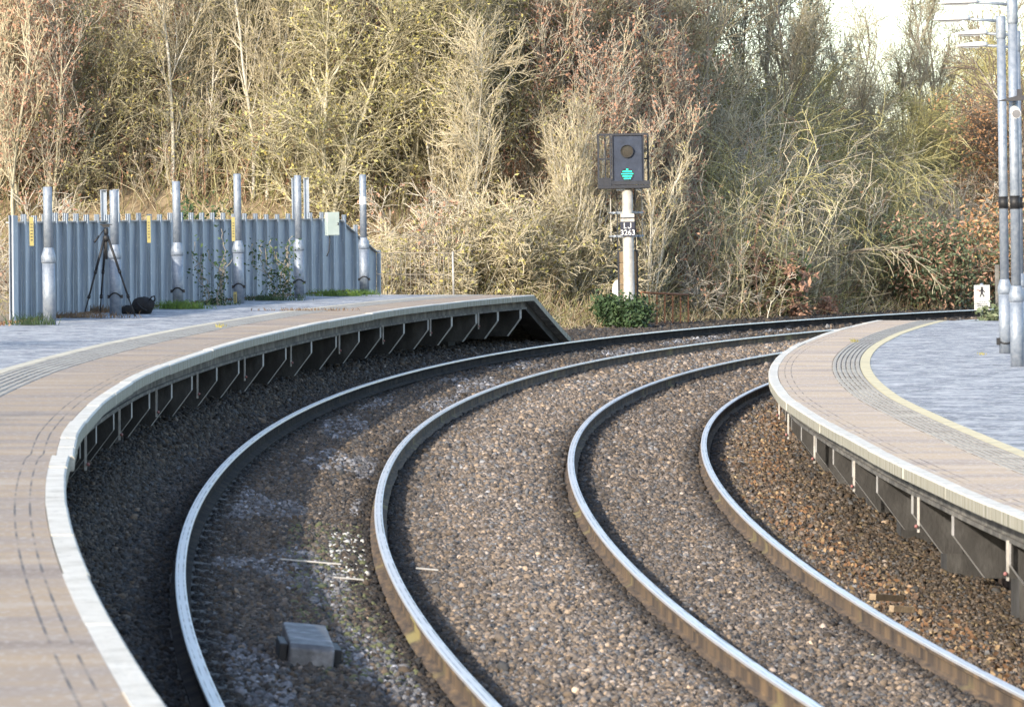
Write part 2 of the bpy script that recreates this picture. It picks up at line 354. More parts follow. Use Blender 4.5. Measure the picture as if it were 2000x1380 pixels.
def stone_cols(d, s):
    n = len(d); v = rng.lognormal(-.03, .46, n)[:, None]
    base = np.array([.172, .142, .118])[None] * np.ones((n, 1))
    warm = rng.random(n) < .4; base[warm] = [.215, .162, .115]
    blue = rng.random(n) < .16; base[blue] = [.15, .148, .150]
    dark = np.interp(d, [-5.2, -4.3, -3.5, -2.6, -1.9, -.9, 0, .7, 1.5, 2.2, 3], [.26, .32, .38, .42, .48, 1.0, .72, .74, .76, .72, .45])  # left track tint lowered to paint in the long platform's shade
    # oil and brake dust close to each rail, with rail shadow painted in
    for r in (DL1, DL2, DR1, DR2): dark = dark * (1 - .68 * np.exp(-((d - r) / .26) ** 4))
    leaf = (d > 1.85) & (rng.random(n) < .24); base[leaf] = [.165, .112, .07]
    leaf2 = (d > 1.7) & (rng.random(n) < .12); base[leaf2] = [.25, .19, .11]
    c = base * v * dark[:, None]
    pt = (d > -3.15) & (d < -2.05) & (np.sin(s * .9 + 1) + np.sin(s * .37 + d * 5) + .6 * np.sin(d * 9 + s * .2) > .55) & (rng.random(n) < .6); c[pt] = np.array([.13, .13, .14]) * v[pt]
    wh = (abs(d + 2.15) < .16) & (s > 20.5) & (s < 26) & (rng.random(n) < .2); c[wh] = [.5, .5, .48]
    mo = (d > -2.6) & (d < -2.0) & (s > 14) & (s < 27) & (rng.random(n) < .16); c[mo] = [.115, .125, .06]
    return np.clip(c, .012, .75)
vs = []; fs = []; cs = []; off = 0
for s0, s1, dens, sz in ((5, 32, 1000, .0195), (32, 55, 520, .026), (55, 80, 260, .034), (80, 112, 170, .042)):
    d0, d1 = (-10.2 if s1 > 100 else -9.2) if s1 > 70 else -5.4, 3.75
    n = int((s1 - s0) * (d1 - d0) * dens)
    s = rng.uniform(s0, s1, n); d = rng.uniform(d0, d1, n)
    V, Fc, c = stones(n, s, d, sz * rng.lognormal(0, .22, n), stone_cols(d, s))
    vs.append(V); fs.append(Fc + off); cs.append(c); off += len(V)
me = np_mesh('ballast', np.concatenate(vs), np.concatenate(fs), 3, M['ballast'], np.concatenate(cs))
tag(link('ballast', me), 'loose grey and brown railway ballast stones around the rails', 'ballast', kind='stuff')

# ------------------------------------------------------------------ sleepers and rails
def sleeper_mb():
    b = MB(); b.prism([(-1.25, -.2), (1.25, -.2), (1.25, 0), (.55, 0), (.4, -.02), (-.4, -.02), (-.55, 0), (-1.25, 0)], -.125, .125); return b
sl0 = None
def lay_sleepers(dc, zc, tilt, s0, s1, label, group, drop):
    global sl0
    s = s0
    while s < s1:
        if sl0 is None:
            sl0 = sleeper_mb().build('sleeper', M['sleeper'], bevel=.012); o = sl0
        else: o = sl0.copy(); C.objects.link(o)
        o.location = W(s, dc, zc - .165 - drop); o.rotation_euler = (0, tilt, -head(s))
        tag(o, label, 'sleeper', group); s += .65
lay_sleepers((DL1 + DL2) / 2, (ZL1 + ZL2) / 2, .0985, 8, 46, 'dark concrete sleeper bedded in ballast under the track beside the long platform', 'sleepers under the outer track', .006)
lay_sleepers((DR1 + DR2) / 2, (ZR1 + ZR2) / 2, .0822, 8, 36, 'concrete sleeper half buried in ballast under the track by the curved platform', 'sleepers under the inner track', .03)
def rail(d, z, label, web, s1):
    t = thing('rail', label, 'rail', W(10, d, z))
    o = t.location
    h = MB(); h.sweep([(-.034, -.004), (-.026, 0), (.026, 0), (.034, -.004), (.036, -.018), (-.036, -.018)][::-1], -9, s1, .5, lambda s: np.full(len(s), d), 1, zf=lambda s: np.full(len(s), z), smooth=False)
    w = MB(); w.sweep([(-.0345, -.0185), (.0345, -.0185), (.034, -.040), (.010, -.055), (.009, -.125), (.07, -.148), (.07, -.160), (-.07, -.160), (-.07, -.148), (-.009, -.125), (-.010, -.055), (-.034, -.040)][::-1], -9, s1, .5, lambda s: np.full(len(s), d), 1, zf=lambda s: np.full(len(s), z))
    for b, n, m in ((h, 'rail_head', M['rail_head']), (w, 'rail_web', web)):
        ob = b.build(n, m); ob.parent = t; ob.matrix_parent_inverse = Matrix.Translation(-Vector(o))
rail(DL1, ZL1, 'polished rail nearest the long platform with the end ramp', M['rail_web_dark'], 124)
rail(DL2, ZL2, 'second rail from the long platform with mossy yellow side', M['rail_web'], 122)
rail(DR1, ZR1, 'third rail from the long platform beside the open ballast strip', M['rail_web'], 118)
rail(DR2, ZR2, 'rail nearest the curved platform with golden rusty side', M['rail_web'], 116)

# ------------------------------------------------------------------ platforms
def box_prof(e0, e1, z0, z1): return [(e0, z0), (e1, z0), (e1, z1), (e0, z1)]
def platform(label, edge, sg, z, s0, s1, joints, lay, brackets, tabs, back, name_ramp):
    root = thing('platform', label, 'platform')
    zf = lambda ss: np.full(len(ss), z)
    j = list(joints); j = sorted(j + [(a + b) / 2 + random.uniform(-.15, .15) for a, b in zip(j[:-1], j[1:])])
    for a, b in zip(j[:-1], j[1:]):
        jit = (random.uniform(-.006, .006), random.uniform(-.005, .005))
        c = MB()
        c.sweep([(.0, -.012), (.012, 0), (.115, 0), (.115, -.10), (.0, -.10)], a + .007, b - .007, .4, edge, sg, zf=zf, jit=jit)
        k = len(c.f) - 2; m = 5
        for q in range(0, k):           # the outer face carries the weathered material
            if q % m == 4: c.m[q] = 1
        c.build('coping', [M['coping'], M['coping_face']], root)
    w1, w2, w3, w4 = lay
    p = MB(); p.sweep(box_prof(.118, w1, -.003, -.10), s0, s1, .5, edge, sg, zf=zf); p.build('paving', M['paving_shaded' if sg < 0 else 'paving'], root)
    n = 6; pr = []
    for k in range(n):                    # ridged warning strip
        a = w1 + .003 + (w2 - w1 - .006) * k / n; b = w1 + .003 + (w2 - w1 - .006) * (k + 1) / n; q = (b - a)
        pr += [(a, -.008), (a + .2 * q, .002), (a + .8 * q, .002), (b - .001, -.008)]
    pr += [(w2 - .003, -.10), (w1 + .003, -.10)]
    mt = M['tactile'].copy(); uv_lines(mt, [(w1 + .003 + (w2 - w1 - .006) * k / n, .008) for k in range(n + 1)], (.085, .06, .04))
    p = MB(); p.sweep(pr, s0, s1, .5, edge, sg, zf=zf); p.build('tactile_strip', mt, root)
    p = MB(); p.sweep(box_prof(w2 + .001, w3, 0.0, -.10), s0, s1, .5, edge, sg, zf=zf); p.build('yellow_line', M['cream' if sg < 0 else 'yellow'], root)
    p = MB(); p.sweep(box_prof(w3 + .001, w4, -.006, -.10), s0, s1, .5, edge, sg, zf=zf); p.build('asphalt_surface', M['asphalt'], root)
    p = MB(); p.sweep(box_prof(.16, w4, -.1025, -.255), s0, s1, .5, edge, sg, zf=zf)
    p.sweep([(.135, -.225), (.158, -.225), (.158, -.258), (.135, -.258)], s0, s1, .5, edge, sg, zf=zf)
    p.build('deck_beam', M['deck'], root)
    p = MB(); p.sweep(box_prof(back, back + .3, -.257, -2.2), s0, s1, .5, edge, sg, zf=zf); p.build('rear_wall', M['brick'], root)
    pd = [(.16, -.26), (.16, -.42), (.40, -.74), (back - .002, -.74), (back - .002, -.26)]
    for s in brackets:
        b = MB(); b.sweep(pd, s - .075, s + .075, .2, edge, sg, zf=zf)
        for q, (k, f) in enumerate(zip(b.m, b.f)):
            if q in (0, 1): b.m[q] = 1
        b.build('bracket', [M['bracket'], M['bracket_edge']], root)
    for k, s in enumerate(brackets):
        if k % 2 == 0:
            b = MB(); b.sweep(box_prof(1.0, 1.35, -.742, -1.6), s - .25, s + .25, .3, edge, sg, zf=zf); b.build('pier', M['bracket'], root)
    for s in tabs:
        b = MB(); b.sweep(box_prof(.112, .13, -.24, -.52), s - .011, s + .011, .1, edge, sg, zf=zf)
        js = b.build('joint_strip', M['bracket_edge'], root)
        q = MB(); c_ = W(s - .03, float(edge(s)) + sg * .10, z - .47); q.lathe([(.005, -.015), (.012, -.01), (.015, 0), (.012, .01), (.005, .015)], 10, 0, c_); q.build('reflector', M['reflector'], js)
    return root
BL = [31.14 - 2.28 * k for k in range(10, 0, -1)] + [31.14, 33.3, 35.85, 38.1, 40.87, 43.2, 45.75, 48.1, 50.67, 53.0, 55.24, 57.39, 59.56, 61.74, 63.8, 65.85, 67.6, 69.4]
TL = [24.4, 29.03, 33.66, 38.32, 43.49, 48.33, 53.05, 57.39, 61.74, 65.85]
JL = [-4, 1.2, 5.8, 10.4, 14.8, 17.25] + [19.4, 24.4, 29.03, 33.66, 38.32, 43.49, 48.33, 53.05, 57.39, 61.74, 65.85, 69.45]
bshift = lambda L_: [s - float(np.interp(s, [31, 36, 41, 46, 51, 56, 64, 70], [0, .4, .7, .85, .6, .2, .1, .35])) for s in L_]
pl = platform('long curved platform with white coping edge, faded cream line and far end ramp', eL, -1, ZPL, -4, 69.45, JL, (.93, 1.42, 1.545, 4.45), bshift(BL), bshift(TL), 1.7, True)
# end ramp of the long platform
rz = lambda ss: ZPL - np.interp(ss, [69.45, 72.3], [0, .86])
r = MB(); r.sweep([(.0, -.012), (.012, 0), (4.45, 0), (4.45, -.11), (0, -.11)], 69.46, 72.3, .5, eL, -1, zf=rz)
for q in range(len(r.f) - 2):
    if q % 5 in (4, 0): r.m[q] = 1
r.sweep([(.16, -.112), (.5, -.112), (.5, -.27), (.16, -.27)], 69.46, 72.0, .5, eL, -1, mi=2, zf=rz)
r.build('end_ramp', [M['asphalt'], M['coping_face'], M['bracket']], pl)
BR = [19.36 - 2.3 * k for k in range(6, 0, -1)] + [19.36, 22.15, 24.6, 27.3, 29.6, 31.7] + [33.9 + 2.28 * k for k in range(16)]
TR = [19.19, 23.89, 29.08, 33.61, 38.43, 43.2, 47.9, 52.5, 57, 61.6]
JR = [4, 9.6, 14.4] + TR + [66.2, 71.0]
platform('short curved platform with white coping edge and grey lamp posts standing on it', eR, 1, ZPR, 4, 71.0, JR, (.80, 1.17, 1.30, 7.5), BR, TR, 1.5, False)

# ------------------------------------------------------------------ sloping-place helpers
def at(px, Y, zrel=None, z=None):
    """world point on the sight line that crosses photo column px at depth Y (used once to survey positions)"""
    x = (px - 1000) / F_PX * Y
    if z is None:
        s = sd_of(np.array([[x, Y]]))[0, 0]; z = zrel + GRAD * s
    return Vector((x, Y, z))
LEAN = -.017

# left posts
post_tpl = None
def left_post(px, Y, top, label, clip=True):
    p = at(px, Y, ZPL - .006)
    t = thing('platform_post', label, 'post', p, (0, LEAN, 0), 'galvanised posts along the steel fence')
    b = MB(); b.lathe([(.088, 0), (.088, .86)], 24); b.build('lower_tube', M['galv'], t)
    b = MB(); b.lathe([(.092, .84), (.1, .86), (.1, .93), (.094, .95), (.066, 1.04), (.062, 1.05)], 24); b.build('collar', M['galv'], t)
    b = MB(); b.lathe([(.062, 1.03), (.062, top - p.z), (.05, top - p.z + .008)], 24); b.build('upper_tube', M['galv'], t)
    if clip:
        b = MB()
        for sgn in (-1, 1): b.box((sgn * .098, -.02, .28), (.03, .07, .05))
        b.tube([(.096 * math.cos(a), .096 * math.sin(a), .30 + .035 * math.cos(a * 2 + math.pi)) for a in np.linspace(math.pi, 2 * math.pi, 9)], .012, 6)
        b.build('clamp_band', M['blackmat'], t)
    return t
left_post(97, 61.3, 3.48, 'grey post at the left end of the steel fence, left of the tripod', False)
left_post(226, 66.6, 3.51, 'grey post right behind the tripod legs, next to the black bag')
left_post(348, 71.0, 3.71, 'grey post with sunlit pale side standing in a green grass tuft')
left_post(467, 75.1, 3.90, 'grey post between the two ivy patches on the steel fence')
left_post(585, 79.4, 3.95, 'grey post just left of the pale green cabinet')
p6 = left_post(712, 82.9, 4.02, 'grey post with white label at the sloping right end of the fence')
b = MB(); b.tube([(0, 0, 1.66), (0, 0, 1.80)], .0635, 24, cap=False); b.build('white_label', M['white'], p6)

# ------------------------------------------------------------------ steel fence
fence = thing('steel_fence', 'tall corrugated galvanised steel fence with posts, standing behind the long platform', 'fence')
DF = -8.35
ss = np.arange(30, 75, .05); fp = Wa(ss, DF, ZPL); fu, _ = project(fp)
sA = float(np.interp(20, fu, ss)); sB = float(np.interp(735, fu, ss))
nrib = 34; pitch = (sB - sA) / nrib
def ftop(s):
    h = np.interp(s, [sA, sB], [1.50, 1.36])
    px = np.interp(s, ss, fu)
    return ZPL + np.minimum(h, np.interp(px, [662, 735], [1.37, .72]))
sheet = MB(); cap = MB()
for k in range(nrib):
    a = sA + k * pitch; dip = .05 if k % 2 == 0 else -.02
    q = [(a, 0), (a + .10 * pitch, -.02), (a + .44 * pitch, -.02 - dip * .25), (a + .5 * pitch, -.008), (a + .56 * pitch, -.02), (a + .90 * pitch, -.02 - dip * .2), (a + pitch, 0)]
    for (s0, o0), (s1, o1) in zip(q[:-1], q[1:]):
        w = lambda s, o, zz: W(s, DF + o, zz)
        t0, t1 = float(ftop(s0)), float(ftop(s1))
        sheet.add([w(s0, o0, ZPL - .3), w(s1, o1, ZPL - .3), w(s1, o1, t1), w(s0, o0, t0), w(s0, o0 - .006, ZPL - .3), w(s1, o1 - .006, ZPL - .3), w(s1, o1 - .006, t1), w(s0, o0 - .006, t0)],
                  [(0, 1, 2, 3), (7, 6, 5, 4), (3, 2, 6, 7), (0, 4, 5, 1), (1, 5, 6, 2), (0, 3, 7, 4)])
        cap.add([w(s0, o0 + .05, t0 + .0), w(s1, o1 + .05, t1), w(s1, o1 + .05, t1 + .022), w(s0, o0 + .05, t0 + .022), w(s0, o0 - .06, t0), w(s1, o1 - .06, t1), w(s1, o1 - .06, t1 + .022), w(s0, o0 - .06, t0 + .022)],
                [(0, 1, 2, 3), (7, 6, 5, 4), (3, 2, 6, 7), (0, 4, 5, 1), (1, 5, 6, 2), (0, 3, 7, 4)])
sheet.build('corrugated_sheet', M['galv_sheet'], fence); cap.build('top_rail', M['bracket_edge'], fence)
for k in range(nrib + 1):
    s = sA + k * pitch; hgt = float(ftop(s)) - ZPL + (.125 + random.uniform(-.02, .02) if k < nrib - 1 else .05)
    tall = 0
    pxk = float(np.interp(s, ss, fu))
    b = MB(); wdt = .032 if k else .10
    h2 = hgt
    b.box((0, 0, h2 / 2 - .15), (wdt * .35, .05, h2 + .3)); b.box((.03, -.0, h2 / 2 - .15), (.008, wdt * 1.5, h2 + .3)); b.box((-.03, 0, h2 / 2 - .15), (.008, wdt * 1.5, h2 + .3))
    o = b.build('fence_post', M['galv_sheet'], fence); o.location = W(s, DF + .055, ZPL); o.rotation_euler = (0, LEAN * .6, -head(s) - .25)
for px, Y, top, lab in ((240.5, 67.6, 3.55, 'tall steel post above the fence, right behind the second round post'), (264.5, 68.6, 3.57, 'tall steel post above the fence, over the black bag'),
                        (607, 80.4, 3.95, 'tall steel post above the fence, just right of the fifth round post'), (630, 81.2, 3.97, 'tall steel post above the fence, over the pale green cabinet')):
    b = MB(); p = Vector(W(float(np.interp(px, fu, ss)), DF - .28, ZPL - .3)); hh = top + .02 - p.z
    for x in (-.042, .042): b.box((x, 0, hh / 2), (.012, .09, hh))
    b.box((0, 0, hh / 2), (.072, .012, hh)); b.box((0, 0, hh + .004), (.1, .14, .008))
    o = b.build('steel_post', M['galv_sheet']); o.location = p; o.rotation_euler = (0, LEAN, .15); tag(o, lab, 'post', 'tall steel posts behind the fence')
# markers, cabinet
def yplate(px, Y, ytop, ybot, label):
    zt = CAM_H + (YH - ytop) * Y / F_PX; zb = CAM_H + (YH - ybot) * Y / F_PX
    b = MB(); b.box((0, 0, (zt - zb) / 2), (.055, .02, zt - zb)); 
    for k in range(6): b.box((0, -.0115, (zt - zb) * (.2 + .11 * k)), (.03, .003, .012), 1)
    o = b.build('marker_plate', [M['plate_yellow'], M['ink']]); p = at(px, Y, z=zb); o.location = p; o.rotation_euler = (0, LEAN, .15); tag(o, label, 'marker', 'yellow marker strips hung on the fence')
yplate(62, 61.6, 424, 480, 'narrow yellow marker strip on the fence, left of the first round post')
yplate(291, 68.9, 421, 474, 'bright yellow marker strip on the fence to the right of the tripod')
yplate(456, 74.5, 424, 471, 'pale yellow marker strip tucked beside the fourth round post')
yplate(459.5, 74.6, 570, 592, 'short yellow tag low beside the foot of the fourth round post')
cab = thing('fence_cabinet', 'pale green metal cabinet mounted on the steel fence near its right end', 'cabinet', at(649, 80.6, z=CAM_H + (YH - 460) * 80.6 / F_PX), (0, LEAN, .35))
b = MB(); b.box((0, 0, .21), (.235, .14, .42)); b.build('body', M['cabinet'], cab, bevel=.008)
b = MB(); b.box((0, -.0735, .21), (.215, .006, .395)); b.build('door', M['cabinet'], cab, bevel=.003)
b = MB(); b.box((.085, -.083, .21), (.014, .014, .05)); b.build('lock', M['ink'], cab)
b = MB(); b.tube([(-.05, .0, 0), (-.05, .01, -.15), (-.07, .0, -.28), (-.11, 0, -.37)], .010, 8); b.build('cable', M['blackmat'], cab)

# wire mesh fence at the platform end
mf = thing('mesh_fence', 'low see-through wire fence between the steel fence and the thin white post', 'fence')
b = MB(); A = at(738, 84.2, ZPL - .1); B_ = at(886, 83.0, ZPL - .1); n = 16
for k in range(1, n):
    p = A.lerp(B_, k / n); b.tube([p, p + Vector((LEAN * .75, 0, .86))], .0045, 5)
for h in (.06, .45, .85): b.tube([A + Vector((0, 0, h)), B_ + Vector((0, 0, h))], .007, 5)
b.build('wire_panel', M['bark_grey'], mf)
b = MB(); b.tube([B_, B_ + Vector((LEAN, 0, .88))], .018, 10); b.build('end_post', M['bracket_edge'], mf)

# ------------------------------------------------------------------ tripod and bag
PT = at(210, 65.9, ZPL - .006)
tri = thing('tripod', 'black camera tripod standing with spread legs in front of the steel fence', 'tripod', PT, (0, LEAN, 0))
b = MB(); b.tube([(0, 0, .84), (0, 0, 1.22)], .017, 10); b.build('centre_column', M['blackmat'], tri)
b = MB(); b.lathe([(.03, 1.10), (.05, 1.13), (.05, 1.17), (.028, 1.2)], 14); b.build('shoulder', M['blackmat'], tri)
for fx, fy, gl in ((-.34, -.1, 0), (.41, -.1, 0), (-.16, .5, 0)):
    top = Vector((fx * .09, fy * .09, 1.13)); ft = Vector((fx, fy, .0)); L = MB()
    m1 = top.lerp(ft, .42); m2 = top.lerp(ft, .74)
    L.tube([top, m1], .019, 10); L.tube([m1, m2], .0145, 10); L.tube([m2, ft], .0105, 10)
    for m_ in (m1, m2): L.tube([m_ + (ft - top).normalized() * -.025, m_ + (ft - top).normalized() * .025], .024, 10)
    lg = L.build('leg', M['blackmat'], tri)
    q = MB(); q.tube([ft + Vector((0, 0, .03)), ft], .013, 8); q.build('rubber_foot', M['blackmat'], lg)
b = MB(); b.lathe([(.024, 1.2), (.034, 1.22), (.034, 1.28), (.022, 1.30)], 14); b.box((0, 0, 1.325), (.1, .08, .03)); b.box((0, 0, 1.347), (.17, .1, .014)); hd = b.build('pan_head', M['blackmat'], tri)
b = MB(); b.tube([(-.03, -.02, 1.27), (-.13, -.08, 1.14)], .007, 8); b.tube([(-.10, -.06, 1.18), (-.165, -.10, 1.09)], .016, 8); b.build('pan_handle', M['blackmat'], hd)
# bag
PB = at(270, 67.6, ZPL - .006)
bag = thing('camera_bag', 'slumped black fabric bag lying on the platform beside the tripod', 'bag', PB, (0, 0, .1))
def blob(c, r, seed, nu=20, nv=12, amp=.12, pw=.75):
    rr = np.random.default_rng(seed); ph = rr.uniform(0, 6, 6); vs = []; fs = []
    for i in range(nv + 1):
        t = math.pi * i / nv
        for k in range(nu):
            a = 2 * math.pi * k / nu
            n = Vector((math.copysign(abs(math.sin(t) * math.cos(a)) ** pw, math.cos(a)), math.copysign(abs(math.sin(t) * math.sin(a)) ** pw, math.sin(a)), math.copysign(abs(math.cos(t)) ** pw, math.cos(t))))
            w = 1 + amp * (math.sin(3 * a + ph[0] + 2 * t) * .5 + math.sin(5 * t + ph[1] + a) * .4 + math.sin(7 * a + ph[2]) * .25 * math.sin(t))
            z = n.z * r[2] * w
            vs.append((c[0] + n.x * r[0] * w, c[1] + n.y * r[1] * w, max(.0, c[2] + z)))
    for i in range(nv):
        for k in range(nu): fs.append((i * nu + k, (i + 1) * nu + k, (i + 1) * nu + (k + 1) % nu, i * nu + (k + 1) % nu))
    return vs, fs
b = MB(); b.add(*blob((.07, 0, .12), (.17, .17, .13), 3), smooth=True); b.build('body', M['fabric'], bag)
b = MB(); b.add(*blob((-.14, -.04, .06), (.12, .12, .07), 5), smooth=True); b.build('side_pocket', M['fabric'], bag)
b = MB(); b.tube([(.16, -.1, .20), (.2, -.12, .26), (.24, -.1, .27), (.25, -.06, .22), (.22, -.02, .16)], .012, 8); b.tube([(-.02, -.17, .16), (.05, -.185, .09), (.13, -.18, .05)], .012, 6); b.build('strap', M['blackmat'], bag)

# ------------------------------------------------------------------ colour light signal
YS = 98.2; gzS = .95
sig = thing('railway_signal', 'railway colour light signal on a grey mast showing green', 'signal', (at(1230, YS, z=gzS - .1)), (0, LEAN, 0))
k = YS / F_PX
def sz(y): return CAM_H + (YH - y) * k - (gzS - .1)
b = MB(); b.lathe([(.16, 0), (.16, .02), (.122, .03), (.118, sz(400)), (.112, sz(368))], 24); b.build('mast', M['mast'], sig)
H0, H1 = sz(361), sz(263)
b = MB(); b.box((0.02, -.10, (H0 + H1) / 2), (.66, .10, H1 - H0 - .02)); hb = b.build('signal_head', M['backboard'], sig, bevel=.03)
b = MB(); b.box((.02, .06, (H0 + H1) / 2), (.56, .2, H1 - H0 - .14)); b.build('rear_housing', M['black'], hb, bevel=.02)
b = MB()                                      # rim of the backboard
for x in (-.32, .36): b.box((x, -.155, (H0 + H1) / 2), (.03, .05, H1 - H0))
b.box((.02, -.155, H1 - .012), (.65, .05, .025)); b.build('rim', M['black'], hb)
def ring_y(c, r0, r1, y0, y1, n=28):
    q = MB(); vs = []
    for (r, y) in ((r0, y0), (r1, y0), (r1, y1), (r0, y1)):
        vs += [(c[0] + r * math.cos(2 * math.pi * i / n), y, c[1] + r * math.sin(2 * math.pi * i / n)) for i in range(n)]
    fs = [(a * n + i, a * n + (i + 1) % n, ((a + 1) % 4) * n + (i + 1) % n, ((a + 1) % 4) * n + i) for a in range(4) for i in range(n)]
    q.add(vs, fs, 0, smooth=False); return q
LC = (.0, sz(296))
q = ring_y(LC, .125, .14, -.20, -.15); lh = q.build('upper_lens', M['blackmat'], hb)
q = MB(); n = 28; q.add([(LC[0], -.156, LC[1])] + [(LC[0] + .126 * math.cos(2 * math.pi * i / n), -.153, LC[1] + .126 * math.sin(2 * math.pi * i / n)) for i in range(n)], [(0, 1 + (i + 1) % n, 1 + i) for i in range(n)], 0, smooth=True)
for i in range(7): q.box((LC[0] - .09 + i * .03, -.158, LC[1]), (.006, .006, .2 * math.sqrt(max(.05, 1 - ((i - 3) / 3.6) ** 2))), 0)
q.build('glass', M['lens'], lh)
# hood: half tube over the upper lens
q = MB(); vs = []; n = 18
for y, r in ((-.15, .142), (-.215, .142), (-.215, .136), (-.15, .136)):
    vs += [(LC[0] + r * math.cos(math.pi * i / n), y, LC[1] + r * math.sin(math.pi * i / n)) for i in range(n + 1)]
q.add(vs, [(a * (n + 1) + i, a * (n + 1) + i + 1, ((a + 1) % 4) * (n + 1) + i + 1, ((a + 1) % 4) * (n + 1) + i) for a in range(4) for i in range(n)], 0, smooth=True); q.build('hood', M['blackmat'], lh)
GC = (.0, sz(341))
q = ring_y(GC, .128, .138, -.165, -.15); gl = q.build('green_lamp', M['black'], hb)
q = MB()                                       # rows of glowing diodes
for row, (zz, hw) in enumerate(((.112, .03), (.066, .10), (.014, .125), (-.038, .11), (-.090, .08))):
    nx_ = max(1, int(hw / .013))
    for i in range(-nx_ // 2, nx_ // 2 + 1):
        xx = GC[0] + (i + .5) * .026
        if abs(xx) > hw: continue
        q.lathe([(.0105, 0), (.0105, .01), (.006, .014)], 8, 0, (0, 0, 0))
        for v in range(len(q.v) - 24, len(q.v)):
            x_, y_, z_ = q.v[v]; q.v[v] = (x_ + xx, -.152 - z_, y_ + GC[1] + zz)
q.build('diode_rows', M['led'], gl)
# basket / cage round the head
cage = MB(); xl, xr = -.62, .47; yb, yf = .42, -.16
zt, zb = H1 + .01, H0
for (x, y) in ((xl, yf), (xl, yb), (xl + .26, yf), (xl + .16, yb), (xr, yf + .2), (xr, yb), (xr - .1, yb)):
    cage.box((x, y, (zt + zb) / 2), (.035, .035, zt - zb))
for z in (zt, (zt + zb) / 2 + .02, zb + .02):
    if z != zt: cage.box(((xl + xl + .26) / 2, yf, z), (.26, .03, .03))
    else: cage.box(((xl + xr) / 2, yf, z), (xr - xl, .03, .03))
    cage.box((xl, (yb + yf) / 2, z), (.03, yb - yf, .03)); cage.box((xr, (yb + yf) / 2 + .1, z), (.03, yb - yf - .2, .03)); cage.box(((xl + xr) / 2, yb, z), (xr - xl, .03, .03))
cage.build('guard_cage', M['black'], sig)
b = MB(); b.box(((xl + xr) / 2, (yb + yf) / 2, H0 - .045), (xr - xl + .04, yb - yf + .08, .07)); b.box((.0, yf - .02, H0 + .04), (.98, .03, .09)); b.box((xl + .13, yf - .01, H0 + .07), (.3, .06, .17)); b.build('service_platform', M['black'], sig, bevel=.006)
b = MB(); b.box((-.1, 0, H0 - .10), (.3, .2, .05)); b.box((.24, 0, H0 - .10), (.12, .2, .05)); b.build('platform_bracket', M['galv'], sig)
# number plate
pz0, pz1 = sz(462), sz(433)
b = MB(); b.box((-.012, -.135, (pz0 + pz1) / 2), (.31, .012, pz1 - pz0)); npl = b.build('number_plate', M['navy'], sig)
def text(body, size, loc, mat, parent, name='lettering'):
    cu = bpy.data.curves.new(name, 'FONT'); cu.body = body; cu.size = size; cu.align_x = 'CENTER'; cu.extrude = .002; cu.offset = size * .004
    t = bpy.data.objects.new(name, cu); C.objects.link(t)
    dg = bpy.context.evaluated_depsgraph_get(); me = bpy.data.meshes.new_from_object(t.evaluated_get(dg))
    bpy.data.objects.remove(t); me.materials.clear(); me.materials.append(mat)
    o = bpy.data.objects.new(name, me); C.objects.link(o); o.parent = parent; o.location = loc; o.rotation_euler = (R(90), 0, 0); return o
lt = MB(); y_ = -.1425; z_ = pz0 + .178
lt.box((-.083, y_, z_ + .06), (.019, .004, .12)); lt.box((-.061, y_, z_ + .0095), (.045, .0038, .019))
lt.box((.057, y_, z_ + .075), (.019, .004, .09))
for a0, a1 in zip(np.linspace(0, -math.pi * .95, 7)[:-1], np.linspace(0, -math.pi * .95, 7)[1:]):
    q_ = [(.0275 + r_ * math.cos(a_), z_ + .034 + r_ * math.sin(a_)) for r_, a_ in ((.039, a0), (.039, a1), (.020, a1), (.020, a0))]
    lt.prism(q_, y_ - .002, y_ + .002)
lt.build('lettering', M['white'], npl)
text('3263', .165, (-.010, -.1435, pz0 + .032), M['white'], npl)
b = MB(); b.box((-.012, -.132, sz(421)), (.30, .012, .075)); b.box((-.012, -.132, sz(430)), (.30, .012, .065)); b.build('white_band', M['bracket_edge'], sig)
b = MB(); b.box((-.012, -.1335, sz(425.6)), (.28, .01, .025)); b.build('clamp_strip', M['ink'], sig)
# ladder with hoops and blanking board behind the mast
lad = MB()
for x in (-.22, .17): lad.box((x, .42, (H0 + .3) / 2), (.025, .025, H0 - .3))
zz = .5
while zz < H0 - .1: lad.box((-.025, .42, zz), (.38, .018, .018)); zz += .27
lad.build('ladder', M['black'], sig)
for y in (415, 461):
    hp = MB(); z = sz(y)
    hp.tube([(-.02 + .36 * math.cos(a), .62 + .36 * math.sin(a), z) for a in np.linspace(-.9, math.pi + .9, 22)], .025, 6)
    hp.box((-.2, .38, z), (.24, .03, .05)); hp.box((.2, .38, z), (.24, .03, .05)); hp.build('ladder_hoop', M['galv'], sig)
hp = MB()
for x in (-.36, .33): hp.box((x, .6, (sz(368) + sz(470)) / 2), (.018, .018, sz(368) - sz(470)))
hp.build('hoop_strap', M['mast'], sig)
b = MB(); z0, z1 = sz(577), sz(491)
for q in range(4): b.box((-.01, .38, z0 + (z1 - z0) * (q + .5) / 4), (.38, .02, (z1 - z0) / 4 - .015))
bl = b.build('climb_guard', M['tan'], sig)
b = MB()
for x in (-.215, .20): b.box((x, .375, (z0 + z1) / 2), (.035, .04, z1 - z0 + .06))
b.box((-.01, .378, z1 + .02), (.44, .04, .03)); b.build('guard_frame', M['black'], bl)
dz = MB(); zc = sz(566); n = 26
dz.add([(-.24 + .13 * math.cos(2 * math.pi * i / n), y, zc + .22 * math.sin(2 * math.pi * i / n)) for y in (.55, .58) for i in range(n)], [tuple(range(n)), tuple(range(n, 2 * n))[::-1]] + [(i, i + n, (i + 1) % n + n, (i + 1) % n) for i in range(n)])
dz.tube([(-.24, .565, 0), (-.24, .565, zc)], .03, 8)
